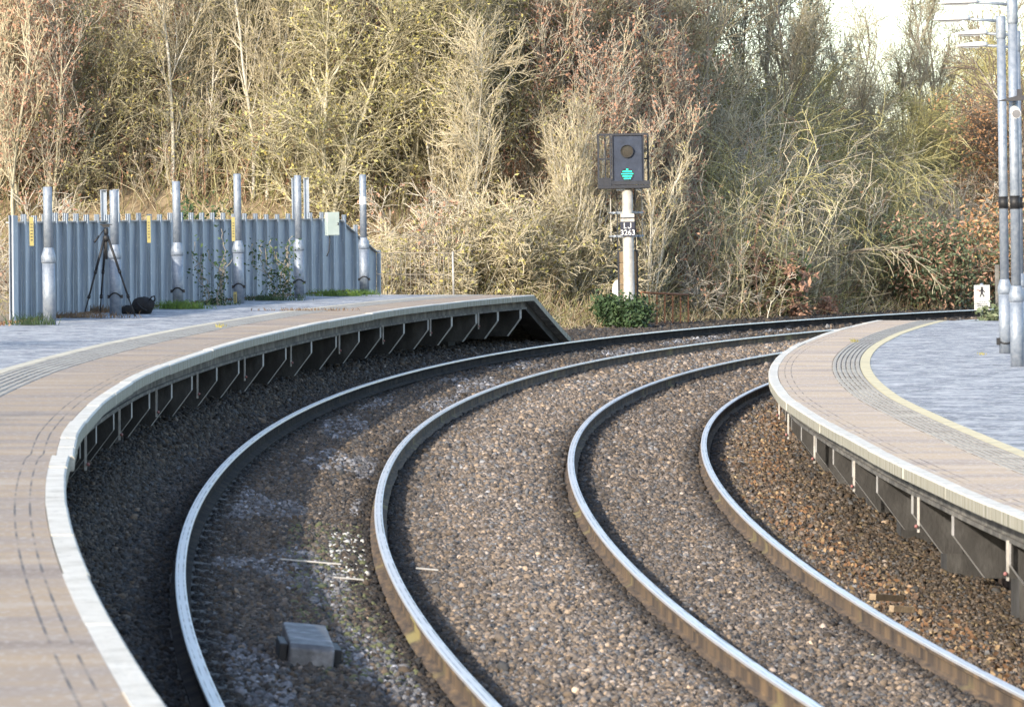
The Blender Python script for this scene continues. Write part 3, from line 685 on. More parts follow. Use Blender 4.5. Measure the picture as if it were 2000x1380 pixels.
o = dz.build('round_board', M['white']); o.location = sig.location; tag(o, 'white rounded board half hidden behind the signal mast above the bush', 'board')

# rusty railing right of the signal
rr = thing('rusty_railing', 'short rusty iron railing beside the bush at the foot of the signal', 'railing', at(1252, 99.5, z=.85))
ln = (1347 - 1252) / F_PX * 101
b = MB(); b.tube([(0, 0, .86), (ln, 1.2, .80)], .026, 8); b.build('top_rail', M['rust'], rr)
for q in range(7):
    t = q / 6; b = MB(); b.box((ln * t, 1.2 * t, .40 - .03 * t), (.035, .035, .84 - .06 * t), rot=None); o = b.build('upright', M['rust'], rr)

# ------------------------------------------------------------------ lamp posts on the short platform
def lamp_post(px, Y, label):
    p = at(px, Y, ZPR - .006)
    t = thing('lamp_post', label, 'lamp post', p, (0, LEAN * .85, 0), 'grey lamp posts on the short platform')
    b = MB(); b.lathe([(.088, 0), (.088, .86)], 28); b.build('lower_tube', M['galv'], t)
    b = MB(); b.lathe([(.09, .84), (.1, .86), (.1, .93), (.095, .95), (.068, 1.04), (.063, 1.05)], 28); b.build('collar', M['galv'], t)
    b = MB(); b.lathe([(.0635, 1.03), (.061, 4.46)], 28); b.build('upper_tube', M['galv'], t)
    b = MB(); b.lathe([(.066, 4.45), (.07, 4.46), (.07, 4.75), (.06, 4.765)], 28); b.build('top_sleeve', M['galv'], t)
    b = MB(); b.tube([(-.06, 0, 4.70), (-.5, 0, 4.735)], .021, 10); b.build('arm', M['galv'], t)
    # lantern: long flat pod thinning to its nose
    q = MB(); N_ = 12; secs = [(-.44, .03, .035), (-.49, .07, .05), (-.60, .10, .055), (-.75, .105, .045), (-.88, .085, .028), (-.96, .03, .010)]
    vs = []
    for x, w, h in secs:
        for i in range(N_):
            a = 2 * math.pi * i / N_; zz = math.sin(a) * h * (1.25 if math.sin(a) > 0 else .45)
            vs.append((x, math.cos(a) * w, 4.735 - (x + .5) * -.06 * 0 + zz - (-.5 - x) * .03))
    fs = [(s_ * N_ + i, s_ * N_ + (i + 1) % N_, (s_ + 1) * N_ + (i + 1) % N_, (s_ + 1) * N_ + i) for s_ in range(len(secs) - 1) for i in range(N_)] + [tuple(range(N_))[::-1], tuple((len(secs) - 1) * N_ + i for i in range(N_))]
    q.add(vs, fs, 0, smooth=True); ln = q.build('lantern', M['lampshell'], t)
    q = MB(); q.add([(x_, y_, z_) for x_, y_, z_ in ((-.55, -.07, 4.704), (-.55, .07, 4.704), (-.88, .06, 4.708), (-.88, -.06, 4.708), (-.6, -.05, 4.69), (-.6, .05, 4.69), (-.82, .045, 4.695), (-.82, -.045, 4.695))], [(0, 1, 5, 4), (1, 2, 6, 5), (2, 3, 7, 6), (3, 0, 4, 7), (4, 5, 6, 7), (3, 2, 1, 0)]); q.build('lens', M['lampglass'], ln)
    b = MB(); b.tube([(.066 * math.cos(a), .066 * math.sin(a), 2.05) for a in np.linspace(0, 2 * math.pi, 17)], .007, 6, cap=False); b.tube([(.066 * math.cos(a), .066 * math.sin(a), 2.21) for a in np.linspace(0, 2 * math.pi, 17)], .007, 6, cap=False)
    b.lathe([(.0645, 2.055), (.0645, 2.205)], 28); b.build('strap_band', M['blackmat'], t)
    return t
la = lamp_post(1987, 58.4, 'nearest grey lamp post, carrying the white loudspeaker')
b = MB(); b.lathe([(.063, 0), (.063, .22)], 24); o = b.build('loudspeaker', M['white'], la, (.0, -.30, 3.27)); o.rotation_euler = (R(-72), 0, 0)
b = MB(); b.lathe([(.055, -.004), (.055, -.001)], 24); g = b.build('grille', M['grey_ink'], o)
b = MB(); b.tube([(0, -.06, 3.36), (0, -.2, 3.33)], .015, 8); b.build('speaker_bracket', M['galv'], la)
b = MB(); b.prism([(-.22, 3.445), (.0, 3.50), (.36, 3.52), (.36, 3.47), (-.05, 3.435)], -.28, -.10); b.box((.06, -.17, 3.545), (.06, .1, .09)); b.build('shelf_bracket', M['ink'], la)
lb = lamp_post(1964, 63.65, 'second grey lamp post with a black clamp at its foot')
b = MB(); b.tube([(.097 * math.cos(a), .097 * math.sin(a), .19 + .05 * math.sin(a)) for a in np.linspace(-.4, -math.pi - .4, 10)], .014, 6); b.box((-.105, -.02, .17), (.04, .08, .10)); b.build('foot_clamp', M['blackmat'], lb)
lamp_post(1993, 69.0, 'third grey lamp post, mostly hidden behind the nearest one')
lamp_post(1988, 74.2, 'farthest grey lamp post, hidden behind the others except its lantern')

# warning sign beyond the short platform
SP = at(1919, 82.3, ZPR - .2)
sg = thing('warning_sign', 'small white warning sign with a walking figure on a grey post', 'sign', SP, (0, LEAN, 0))
b = MB(); b.tube([(0, .03, 0), (0, .03, .86)], .032, 12); b.build('sign_post', M['galv'], sg)
b = MB(); b.box((0, -.012, .60), (.29, .012, .46)); bd = b.build('board', M['sign_white'], sg, bevel=.004)
b = MB(); b.lathe([(.024, 0), (.024, .004)], 14, 0); b.v = [(x - .0, -.019 - z, y + .775) for x, y, z in b.v]
def stroke(p, q_, w):
    d = Vector((q_[0] - p[0], 0, q_[1] - p[1])); L = d.length; n_ = Vector((-d.z, 0, d.x)).normalized() * w / 2
    a = Vector((p[0], -.020, p[1])); c = Vector((q_[0], -.020, q_[1]))
    b.add([a - n_, c - n_, c + n_, a + n_, *[v + Vector((0, .0015, 0)) for v in (a - n_, c - n_, c + n_, a + n_)]], [(0, 1, 2, 3), (7, 6, 5, 4), (0, 4, 5, 1), (1, 5, 6, 2), (2, 6, 7, 3), (3, 7, 4, 0)])
for p, q_, w in (((0, .755), (-.003, .685), .046), ((-.002, .69), (.038, .615), .024), ((-.004, .69), (-.04, .612), .024), ((0, .745), (.055, .695), .018), ((0, .745), (-.055, .712), .018)): stroke(p, q_, w)
b.build('walking_figure', M['ink'], bd)
b = MB(); stroke((-.10, .735), (-.045, .735), .014); b.build('red_bar', M['red_ink'], bd)
b = MB()
for z, x0, x1 in ((.52, -.06, .06), (.485, -.09, .09), (.45, -.10, .10), (.415, -.07, .08)):
    x = x0
    while x < x1: w = random.uniform(.02, .045); stroke((x, z), (min(x1, x + w), z), .014); x += w + .01
b.build('small_print', M['grey_ink'], bd)
o = MB().box((0, 0, .55), (.07, .07, 1.1)).build('marker_post', M['deck'], bevel=.01); o.location = at(1949, 82.4, ZPR - .1); o.rotation_euler = (0, LEAN, .2); tag(o, 'plain square concrete post between the warning sign and the lamp posts', 'post')

# ------------------------------------------------------------------ small things on the track
tb = thing('track_box', 'low grey steel box with sloping top lying between the outer rails', 'box', W(14.85, -2.64, .02), (0, .1, -head(14.85)))
b = MB(); x = .132
b.add([(-x, -.1, -.08), (x, -.1, -.08), (x, 1.0, -.08), (-x, 1.0, -.08), (-x, -.1, .10), (x, -.1, .10), (x, -.06, .125), (-x, -.06, .125), (x, 1.0, .165), (-x, 1.0, .165)],
      [(3, 2, 1, 0), (0, 1, 5, 4), (4, 5, 6, 7), (7, 6, 8, 9), (1, 2, 8, 6, 5), (3, 0, 4, 7, 9), (2, 3, 9, 8)]); b.build('casing', M['box'], tb, bevel=.012)
b = MB(); b.box((-.16, .3, .05), (.05, .5, .12)); b.box((.16, .3, .05), (.05, .5, .10)); b.build('side_flange', M['blackmat'], tb, bevel=.008)
def batten(s, d, z, ln, label, m='bracket_edge', rz=0., w=.022, h=.012, name='painted_batten', cat='batten'):
    o = MB().box((0, 0, 0), (ln, w, h)).build(name, M[m], bevel=.003); o.location = W(s, d, z); o.rotation_euler = (0, .09, -head(s) + rz); tag(o, label, cat); return o
batten(22.3, -2.42, .035, .46, 'long white painted batten across the ballast left of the mossy rail')
batten(21.0, -2.16, .015, .22, 'short white painted batten in front of the long one, against the mossy rail')
batten(22.0, -1.55, .0, .17, 'stubby white batten on the ballast right of the mossy rail')
batten(22.6, 2.0, -.28, .42, 'longer weathered wood strip lying in the leaves by the curved platform', 'wood', .9, .06, .05, 'wood_scrap', 'scrap wood')
batten(21.6, 1.98, -.28, .24, 'shorter weathered wood strip lying in the leaves by the curved platform', 'wood', .7, .05, .05, 'wood_scrap', 'scrap wood')

# ------------------------------------------------------------------ vegetation generators
def seg_mesh(segs, n):
    """tapered prisms for an array of (p0, p1, r0, r1)"""
    A = np.array([s[0] for s in segs]); B = np.array([s[1] for s in segs]); ra = np.array([s[2] for s in segs]); rb = np.array([s[3] for s in segs])
    t = B - A; t /= np.linalg.norm(t, axis=1)[:, None] + 1e-9
    ref = np.where(abs(t[:, 2:3]) < .9, np.array([[0, 0, 1.]]), np.array([[1., 0, 0]]))
    u = np.cross(t, ref); u /= np.linalg.norm(u, axis=1)[:, None] + 1e-9; v = np.cross(t, u)
    an = 2 * np.pi * np.arange(n) / n
    ring = u[:, None] * np.cos(an)[None, :, None] + v[:, None] * np.sin(an)[None, :, None]
    V = np.concatenate([A[:, None] + ring * ra[:, None, None], B[:, None] + ring * rb[:, None, None]], 1)
    k = np.arange(n); k2 = (k + 1) % n
    Fq = np.stack([k, k2, k2 + n, k + n], 1)
    return V.reshape(-1, 3), (Fq[None] + (np.arange(len(segs)) * 2 * n)[:, None, None]).reshape(-1, 4)
def leaf_mesh(P, size, up=.0, aspect=2.):
    n = len(P); a = rng.normal(size=(n, 3)); a[:, 2] += up; a /= np.linalg.norm(a, axis=1)[:, None]
    b = np.cross(a, rng.normal(size=(n, 3))); b /= np.linalg.norm(b, axis=1)[:, None]
    sz = size * rng.uniform(.6, 1.4, (n, 1)); c = np.cross(a, b)
    V = np.stack([P - a * sz * aspect / 2, P + b * sz * .5 + c * sz * .15, P + a * sz * aspect / 2, P - b * sz * .5 + c * sz * .15], 1)
    return V.reshape(-1, 3), np.arange(4 * n).reshape(n, 4)
def grow(p, d, L, r, lv, K, out, tips, rnd):
    ns = K['ns'][lv]; step = L / ns; cur = np.array(p); d = np.array(d)
    pts = [cur]
    for i in range(ns):
        d = d + rnd.normal(0, K['wob'][lv], 3) + np.array([0, 0, K['trop'][lv]]); d /= np.linalg.norm(d)
        nxt = cur + d * step
        f0 = 1 - (1 - K['end'][lv]) * i / ns; f1 = 1 - (1 - K['end'][lv]) * (i + 1) / ns
        out[lv].append((cur, nxt, r * f0, r * f1)); cur = nxt; pts.append(cur)
        last = K['n'][lv]
        if lv + 1 < len(K['ns']):
            frac = (i + 1) / ns
            if frac >= K['start'][lv]:
                m = K['n'][lv] / (ns * (1 - K['start'][lv]) + 1e-6); c = int(m) + (rnd.random() < m - int(m))
                for _ in range(c):
                    a = rnd.uniform(0, 2 * math.pi); an = K['ang'][lv] * rnd.uniform(.6, 1.3)
                    x = np.cross(d, [.3, .2, 1.]); x /= np.linalg.norm(x) + 1e-9; y = np.cross(d, x)
                    nd = d * math.cos(an) + (x * math.cos(a) + y * math.sin(a)) * math.sin(an)
                    q = cur - d * step * rnd.random()
                    grow(q, nd, K['len'][lv + 1] * rnd.uniform(.55, 1.2) * (1 - .45 * (frac if lv == 0 else .5)), r * K['rat'][lv] * rnd.uniform(.7, 1.1), lv + 1, K, out, tips, rnd)
        elif i % 1 == 0: tips.append(cur)
RMIN = .0095
def tree_proto(seed, K, stems=1, spread=.0):
    rnd = np.random.default_rng(seed); out = [[] for _ in K['ns']]; tips = []
    for _ in range(stems):
        o = rnd.normal(0, spread, 3); o[2] = -.3
        grow(o, np.array([rnd.normal(0, K.get('lean', .06)), rnd.normal(0, K.get('lean', .06)), 1.]), K['len'][0] * rnd.uniform(.75, 1.1), K['r'] * rnd.uniform(.6, 1.1), 0, K, out, tips, rnd)
    tr = out[0] + (out[1] if K.get('limbs_in_trunk', True) else [])
    tw = [s for l in out[(2 if K.get('limbs_in_trunk', True) else 1):] for s in l]
    fix = lambda L: [(a, b, max(r0, RMIN), max(r1, RMIN * .75)) for a, b, r0, r1 in L]
    return fix(tr), fix(tw), np.array(tips)
def make_proto(name, seed, K, mats, stems=1, spread=0, leaves=0, leaf_m=None, leaf_s=.03, lsp=.05, sub=1.):
    global RMIN
    RMIN = K.get('rmin', .0095); tr, tw, tips = tree_proto(seed, K, stems, spread)
    V, Fq = seg_mesh(tr, 6); m1 = np_mesh(name + '_trunk', V, Fq, 4, M[mats[0]], smooth=True)
    V, Fq = seg_mesh(tw, 3); mi = np.zeros(len(Fq), int); ms = [M[mats[1]]]
    if leaves:
        pick = tips[np.random.default_rng(seed).integers(0, len(tips), leaves)] + rng.normal(0, lsp, (leaves, 3))
        V2, F2 = leaf_mesh(pick, leaf_s); F2 = F2 + len(V); V = np.concatenate([V, V2]); Fq = np.concatenate([Fq, F2]); mi = np.concatenate([mi, np.ones(len(F2), int)]); ms.append(M[leaf_m])
    m2 = np_mesh(name + '_crown', V, Fq, 4, ms, mi=mi)
    return m1, m2
K_ash = dict(ns=[9, 6, 5, 4], len=[8.5, 3.2, 1.5, .75], n=[15, 8, 7, 0], ang=[.6, .65, .7, 0], start=[.18, .15, .1, 0], wob=[.05, .10, .14, .16], trop=[.05, .10, .06, .02], end=[.25, .3, .4, .5], rat=[.42, .42, .5, .5], r=.10)
K_up = dict(ns=[9, 6, 4, 3], len=[6.5, 2.6, 1.1, .5], n=[10, 6, 4, 0], ang=[.5, .55, .65, 0], start=[.1, .15, .1, 0], wob=[.05, .08, .12, .14], trop=[.06, .16, .10, .05], end=[.25, .3, .4, .5], rat=[.45, .45, .55, .5], r=.055)
K_arch = dict(ns=[6, 9, 7, 5], len=[4.0, 5.2, 2.3, 1.1], n=[9, 8, 5, 0], ang=[.95, .6, .6, 0], start=[.25, .15, .1, 0], wob=[.10, .10, .14, .15], trop=[.05, -.045, -.10, -.12], end=[.4, .22, .3, .5], rat=[.45, .36, .5, .5], r=.15, lean=.15, rmin=.0135)
K_dense = dict(ns=[8, 6, 5, 4], len=[6.5, 3.0, 1.5, .8], n=[17, 9, 8, 0], ang=[.8, .8, .8, 0], start=[.1, .1, .1, 0], wob=[.08, .15, .2, .22], trop=[.05, .05, .02, .0], end=[.25, .3, .4, .5], rat=[.42, .42, .5, .5], r=.08)
K_shrub = dict(ns=[5, 5, 4], len=[2.2, 1.1, .5], n=[9, 7, 0], ang=[.6, .7, 0], start=[.1, .1, 0], wob=[.12, .16, .18], trop=[.0, -.03, -.03], end=[.35, .4, .5], rat=[.5, .55, .5], r=.02, lean=.5, limbs_in_trunk=False)
PROTO = {
 'ash0': make_proto('ash', 11, K_ash, ('bark_pale', 'twig_straw'), 2, .25, 1500, 'leaf_olive', .035),
 'ash1': make_proto('ash', 12, K_ash, ('bark_olive', 'twig_straw'), 1, 0, 2200, 'leaf_olive', .04),
 'ash2': make_proto('ash', 13, K_ash, ('bark_grey', 'twig_straw'), 2, .2, 1200, 'leaf_olive', .04),
 'up0': make_proto('sapling', 21, K_up, ('bark_olive', 'twig_grey'), 5, .3, 5200, 'seed', .05, .06),
 'up1': make_proto('sapling', 22, K_up, ('bark_olive', 'twig_straw'), 5, .35, 3000, 'seed', .05, .06),
 'up2': make_proto('sapling', 23, K_up, ('bark_pale', 'twig_straw'), 4, .4, 900, 'leaf_olive', .04, .05),
 'arch0': make_proto('willow', 31, K_arch, ('bark_olive', 'twig_lichen'), 1, 0, 500, 'leaf_olive', .04),
 'arch1': make_proto('willow', 32, K_arch, ('bark_olive', 'twig_lichen'), 2, .3, 500, 'leaf_olive', .04),
 'arch2': make_proto('willow', 33, K_arch, ('bark_grey', 'twig_straw'), 1, 0, 300, 'leaf_olive', .04),
 'dense0': make_proto('thicket', 41, K_dense, ('bark_olive', 'twig_mixed'), 2, .3, 4500, 'leaf_olive', .05),
 'dense1': make_proto('thicket', 42, K_dense, ('bark_grey', 'twig_lichen'), 2, .3, 1500, 'leaf_olive', .05),
 'dense2': make_proto('thicket', 43, K_dense, ('bark_olive', 'twig_mixed'), 2, .3, 4500, 'leaf_olive', .05),
 'darkt': make_proto('dark_tree', 51, K_ash, ('bark_grey', 'twig_dark'), 1, 0, 200, 'leaf_olive', .03),
 'shrub0': make_proto('shrub', 61, K_shrub, ('bark_grey', 'twig_grey'), 12, .25, 500, 'seed', .05),
 'shrub1': make_proto('shrub', 62, K_shrub, ('bark_olive', 'twig_straw'), 14, .3, 700, 'leaf_olive', .05),
 'copper': make_proto('copper_tree', 71, K_dense, ('bark_grey', 'twig_dark'), 1, 0, 5000, 'leaf_copper', .05, .08),
}
LAND = [(60, 'the left fence end'), (200, 'the tripod'), (290, 'the bright yellow marker strip'), (348, 'the sunlit round post'), (430, 'the first ivy patch'), (540, 'the second ivy patch'), (610, 'the fifth round post'), (650, 'the pale green cabinet'), (720, 'the sloping fence end'),
        (820, 'the wire fence'), (890, 'the white fence post'), (960, 'the far platform edge'), (1050, 'the platform end ramp'), (1130, 'the gap by the signal'), (1225, 'the signal'), (1300, 'the rusty railing'), (1400, 'the weeds by the railing'), (1500, 'the dark low shrub'), (1600, 'the reddish weeds'),
        (1700, 'the short platform tip'), (1800, 'the berry shrub'), (1860, 'the berry shrub end'), (1919, 'the warning sign'), (1985, 'the lamp posts')]
KINDTXT = {'ash': ('bare_tree', 'tall bare tree with straw twigs', 'tree'), 'up': ('seeding_tree', 'slender tree with seed clusters', 'tree'), 'arch': ('arching_tree', 'spreading tree with drooping yellow twigs', 'tree'),
           'dense': ('tangled_tree', 'tangled bare tree with leaf flecks', 'tree'), 'darkt': ('dark_tree', 'bare tree with dark thin branches', 'tree'), 'shrub': ('dry_shrub', 'low dry shrub with thin stems', 'shrub'), 'copper': ('copper_tree', 'tree holding copper brown leaves', 'tree')}
used = {}
def plant(kind, px, Y, scale=1., rz=None, dz=0., label=None, name=None, sx=1.):
    x = (px - 1000) / F_PX * Y
    z = float(ground_z(np.array([x]), np.array([Y]))[0]) + dz
    base = kind.rstrip('0123456789'); nm, txt, cat = KINDTXT[base]
    if label is None:
        lm = min(LAND, key=lambda q: abs(q[0] - px))[1]
        row = 'close behind' if Y < 104 else ('on the slope behind' if Y < 112 else ('higher upslope behind' if Y < 122 else 'far upslope behind'))
        label = f'{txt} {row} {lm}'
        if label in used:
            used[label] += 1; label = label.replace(' tree', (' broad tree', ' lean tree', ' ragged tree', ' crooked tree', ' old tree')[min(4, used[label] - 2)], 1).replace('low dry shrub', ('wide dry shrub', 'thin dry shrub', 'ragged dry shrub')[min(2, used[label] - 2)])
        else: used[label] = 1
    t = thing(name or nm, label, cat, (x, Y, z), (0, 0, rz if rz is not None else random.uniform(0, 6.28)), 'bare trees and shrubs of the wood behind the line')
    t.scale = (scale * sx, scale * sx, scale)
    m1, m2 = PROTO[kind]
    link('trunk', m1, t); link('crown', m2, t)
    return t
# the wood: rows climbing the slope
rw = random.Random(5)
def row(Y, pxs, kinds, s0, s1):
    for px in pxs:
        plant(rw.choice(kinds), px + rw.uniform(-18, 18), Y + rw.uniform(-2.2, 2.2), rw.uniform(s0, s1), rw.uniform(0, 6.28))
row(101, [10, 90], ['up0', 'up1'], .8, 1.0)
row(103, range(170, 1000, 118), ['dense0', 'dense2', 'ash1', 'up2', 'up0'], .62, .9)
row(109, range(0, 1180, 105), ['dense0', 'dense1', 'ash1', 'dense2', 'ash2'], .75, 1.05)
row(116, range(40, 1260, 112), ['dense0', 'ash0', 'dense2', 'ash1'], .85, 1.15)
row(124, range(0, 1180, 118), ['dense1', 'ash0', 'dense0', 'dense2'], .9, 1.2)
row(134, range(30, 1150, 150), ['dense0', 'ash1', 'ash2'], 1.0, 1.3)
# named individuals
for px, Y, sc, kd in ((1075, 104.0, .95, 'up0'), (1125, 105.6, 1.0, 'up1'), (1205, 107.0, 1.0, 'up0'), (1275, 108.5, .95, 'up0'), (1110, 107.5, 1.0, 'up1'), (1165, 109, 1.05, 'up0'), (800, 103, .9, 'dense2'), (860, 104, .95, 'dense0'), (1230, 112, 1.1, 'up1'), (1300, 111, .95, 'up1'), (700, 104, .95, 'up0'), (760, 106, .9, 'up1')): plant(kd, px, Y, sc)
plant('ash0', 932, 101.5, .66, 1.0, label='tree with a bright white crooked trunk behind the thin white fence post')
plant('ash0', 515, 103.5, .8, 2.2, label='tree with a pale grey trunk above the second ivy patch')
plant('ash0', 320, 103.5, .8, 4.0, label='tree with a pale grey trunk above the sunlit round post')
for px, Y, sc, kd in ((1330, 112, .95, 'ash2'), (1385, 107.8, .72, 'arch0'), (1480, 110.0, .75, 'arch1'), (1560, 112.2, .75, 'arch2'), (1635, 114.2, .68, 'arch0'), (1700, 116.8, .62, 'arch1'), (1430, 113.5, .9, 'arch2'), (1520, 117, .95, 'arch0'), (1600, 119.5, .9, 'arch1'), (1400, 128, 1.05, 'ash1'), (1470, 131, 1.1, 'ash2'), (1545, 133, .95, 'ash1'), (1625, 136, .8, 'ash2'), (1440, 121, .8, 'dense0'), (1350, 122, .85, 'arch2'), (1540, 124, .9, 'ash2'),
                      (1620, 127, .7, 'dense1'), (1700, 127, .70, 'ash2'), (1740, 125, .66, 'arch2'), (1790, 128, .68, 'dense1'), (1850, 130, .70, 'dense0'), (1770, 135, .74, 'ash2'), (1900, 132, .76, 'dense1'), (1970, 130, .85, 'dense1'), (1830, 137, .76, 'ash2'), (1940, 137, .9, 'ash2'), (1680, 138, .7, 'dense0'), (1300, 117, .95, 'dense2')):
    plant(kd, px, Y, sc)
for px_, Y_, sc_, kd in ((985, 104.2, .5, 'dense2'), (1030, 106.4, .62, 'ash1'), (1085, 108, .7, 'dense0'), (1140, 112, .9, 'ash0'), (1200, 114, .95, 'ash1'), (1265, 115, .95, 'ash2'), (1330, 117, .9, 'ash1'), (1180, 120, 1.1, 'ash0'), (1250, 122, 1.1, 'ash1'), (1110, 119, 1.1, 'ash0'), (1185, 103.2, .78, 'up0'), (1255, 104.6, .82, 'up1'), (1312, 106.2, .82, 'up0')): plant(kd, px_, Y_, sc_)
plant('copper', 2015, 124, .95, .7, label='tree holding copper brown leaves behind the lamp posts')
plant('darkt', 2050, 88, .85, 1.9, label='bare dark branched tree reaching over the lamp lanterns from the right')
for px, Y, sc in ((20, 95, 1.1), (130, 97, 1.0), (400, 99, 1.0), (560, 98, .9), (760, 99, .9), (830, 100, 1.0), (900, 99.5, 1.0), (970, 100, 1.0), (1030, 100.5, 1.0), (1090, 101, .9), (1150, 101.5, .8), (1330, 105, .9), (1400, 107, 1.0), (1460, 108, .9), (1540, 111, .9), (1620, 114, .8), (1700, 117, .9)):
    plant(rw.choice(['shrub0', 'shrub1']), px, Y, sc)

# unseen bare trees, placed on the left bank to shade the platform and track
for i, (x, y, sc_, kd) in enumerate(((-9.5, 3, .62, 'dense1'), (-11, 10, .66, 'dense0'), (-10.5, 16.5, .64, 'dense2'), (-12, 23, .7, 'dense1'), (-11.2, 29.5, .66, 'dense0'), (-12.4, 36, .7, 'dense2'), (-12.6, 43, .66, 'dense1'), (-14, 50, .7, 'dense0'), (-15, 58, .72, 'dense2'), (-17, 67, .7, 'dense1'))):
    plant(kd, 1000 + x / y * F_PX, y, sc_, label=f'unseen bare tree shading the track from beyond the left edge', name='bare_tree')
for px_, Y_, lab in ((1088, 101.2, 'slim tree with two pale trunks left of the signal, beside the platform ramp'), (1120, 101.8, 'slim pale trunked tree midway between the platform ramp and the signal'), (1146, 101.3, 'slim pale trunked tree nearest the left side of the signal'), (1262, 103, 'slim pale trunked tree rising behind the rusty railing')):
    plant('up2', px_, Y_, .62, label=lab)
# leafy plants
def leafy(name, label, cat, px, Y, z, rx, rz, n, mats, size, stems=10, extra=None, seed=1, flat=1., up=0.):
    rnd = np.random.default_rng(seed)
    if z is None: z = float(ground_z(np.array([(px - 1000) / F_PX * Y]), np.array([Y]))[0])
    t = thing(name, label, cat, at(px, Y, z=z))
    segs = []; tips = []
    for _ in range(stems):
        a = rnd.uniform(0, 6.28); rr = rnd.uniform(.2, 1) * rx
        p0 = np.array([math.cos(a) * rr * .25, math.sin(a) * rr * .25 * flat, -.1]); p2 = np.array([math.cos(a) * rr, math.sin(a) * rr * flat, rz * rnd.uniform(.45, 1.0)])
        pm = (p0 + p2) / 2 + np.array([0, 0, rz * .2]); prev = p0
        for k in range(1, 7):
            f = k / 6; q = p0 * (1 - f) ** 2 + pm * 2 * f * (1 - f) + p2 * f * f
            segs.append((prev, q, .012 * (1.2 - f), .012 * (1.1 - f))); prev = q
            if k > 1: tips.append(q)
    V, Fq = seg_mesh(segs, 4); link('stems', np_mesh('stems', V, Fq, 4, M['bark_grey']), t)
    tips = np.array(tips); P = tips[rnd.integers(0, len(tips), n)] + rnd.normal(0, 1, (n, 3)) * np.array([rx * .17, rx * .17 * flat, rz * .12]); P[:, 2] = np.abs(P[:, 2])
    V, Fq = leaf_mesh(P, size, up); link('foliage', np_mesh('foliage', V, Fq, 4, M[mats]), t)
    if extra:
        m, k, s2 = extra
        P = tips[rnd.integers(0, len(tips), k)] + rnd.normal(0, 1, (k, 3)) * np.array([rx * .18, rx * .18, rz * .14]); P[:, 2] = np.abs(P[:, 2])
        V, Fq = leaf_mesh(P, s2, 0, 3.2); link('seed_heads', np_mesh('seed_heads', V, Fq, 4, M[m]), t)
    return t
leafy('ivy_bush', 'dense dark green bush at the foot of the signal', 'bush', 1222, 97.0, .86, .66, .72, 4600, 'leaf_green', .048, 40, seed=4)
leafy('berry_shrub', 'tall green shrub dotted with red brown seed heads near the warning sign', 'shrub', 1832, 113.8, None, 1.5, 2.2, 9000, 'leaf_grey', .055, 60, ('seed', 3600, .042), seed=5)
leafy('berry_shrub', 'rusty brown and green shrub behind the warning sign', 'shrub', 1938, 116.6, None, 1.25, 2.3, 4200, 'leaf_grey', .055, 50, ('leaf_copper', 4200, .05), seed=6)
leafy('berry_shrub', 'low dark shrub with drooping brown seed heads right of the rusty railing', 'shrub', 1510, 107.0, None, .85, 1.45, 1300, 'leaf_green', .07, 36, ('seed', 1500, .07), seed=7)
leafy('evergreen_shrub', 'green leafy shrub rising behind the steel fence', 'shrub', 405, 79, 1.8, .55, 1.6, 3400, 'leaf_green', .042, 26, seed=8)
leafy('red_weed', 'small reddish weed clump beside the far rail', 'weed', 1612, 108.6, None, .32, .55, 500, 'seed', .05, 20, seed=9)
leafy('red_weed', 'pinkish brown weed patch left of the small reddish clump', 'weed', 1555, 107.2, None, .45, .42, 500, 'seed', .05, 24, seed=10)
leafy('weed_clump', 'leafy weed clump growing at the foot of the warning sign', 'weed', 1936, 82.0, 1.18, .4, .42, 420, 'leaf_grey', .06, 16, seed=11)
def ivy(label, px, Y, z0, z1, wdt, n, seed):
    rnd = np.random.default_rng(seed); t = thing('climbing_ivy', label, 'ivy', at(px, Y, z=z0)); segs = []; P = []
    for _ in range(9):
        x = rnd.normal(0, wdt * .3); y = -.05; z = 0; prev = np.array([x, y, z])
        while z < (z1 - z0) * rnd.uniform(.5, 1.05):
            x += rnd.normal(0, .05); z += .07; q = np.array([x, y + rnd.normal(0, .012), z]); segs.append((prev, q, .006, .006)); prev = q; P.append(q)
    V, Fq = seg_mesh(segs, 4); link('stems', np_mesh('stems', V, Fq, 4, M['bark_grey']), t)
    P = np.array(P); P = P[rnd.integers(0, len(P), n)] + rnd.normal(0, 1, (n, 3)) * np.array([wdt * .22, .05, .06])
    V, Fq = leaf_mesh(P, .034); link('foliage', np_mesh('foliage', V, Fq, 4, M['leaf_green']), t)
ivy('thin ivy climbing the steel fence between the sunlit post and the fourth post', 423, 73.6, 1.72, 3.0, .28, 260, 1)
ivy('thicker ivy climbing the steel fence between the fourth and fifth posts', 540, 77.6, 1.76, 3.12, .42, 560, 2)

# grass tufts, weeds
def tuft(px, Y, zrel, w, h, n, label, m='grass', name='grass_tuft', z=None):
    t = at(px, Y, zrel, z); P0 = rng.normal(0, 1, (n, 3)) * np.array([w / 2.2, .12, 0]); d = rng.normal(0, .35, (n, 3)); d[:, 2] = 1
    L = h * rng.uniform(.4, 1.1, n)[:, None]
    mid = P0 + d * L * .5; tip = P0 + d * L + rng.normal(0, .3, (n, 3)) * L * np.array([1, 1, .2])
    segs = [(a, b_, .006, .0045) for a, b_ in zip(P0, mid)] + [(a, b_, .0045, .001) for a, b_ in zip(mid, tip)]
    V, Fq = seg_mesh(segs, 3); o = link(name, np_mesh(name, V, Fq, 4, M[m])); o.location = t
    return tag(o, label, 'grass' if 'grass' in name else 'weed', kind='stuff')
tuft(352, 70.8, ZPL, .42, .14, 420, 'bright green grass tuft around the foot of the sunlit round post')
tuft(660, 81.2, ZPL, .5, .13, 380, 'bright green grass tuft below the pale green cabinet')
tuft(708, 82.6, ZPL, .3, .10, 160, 'small grass tuft at the foot of the last round post')
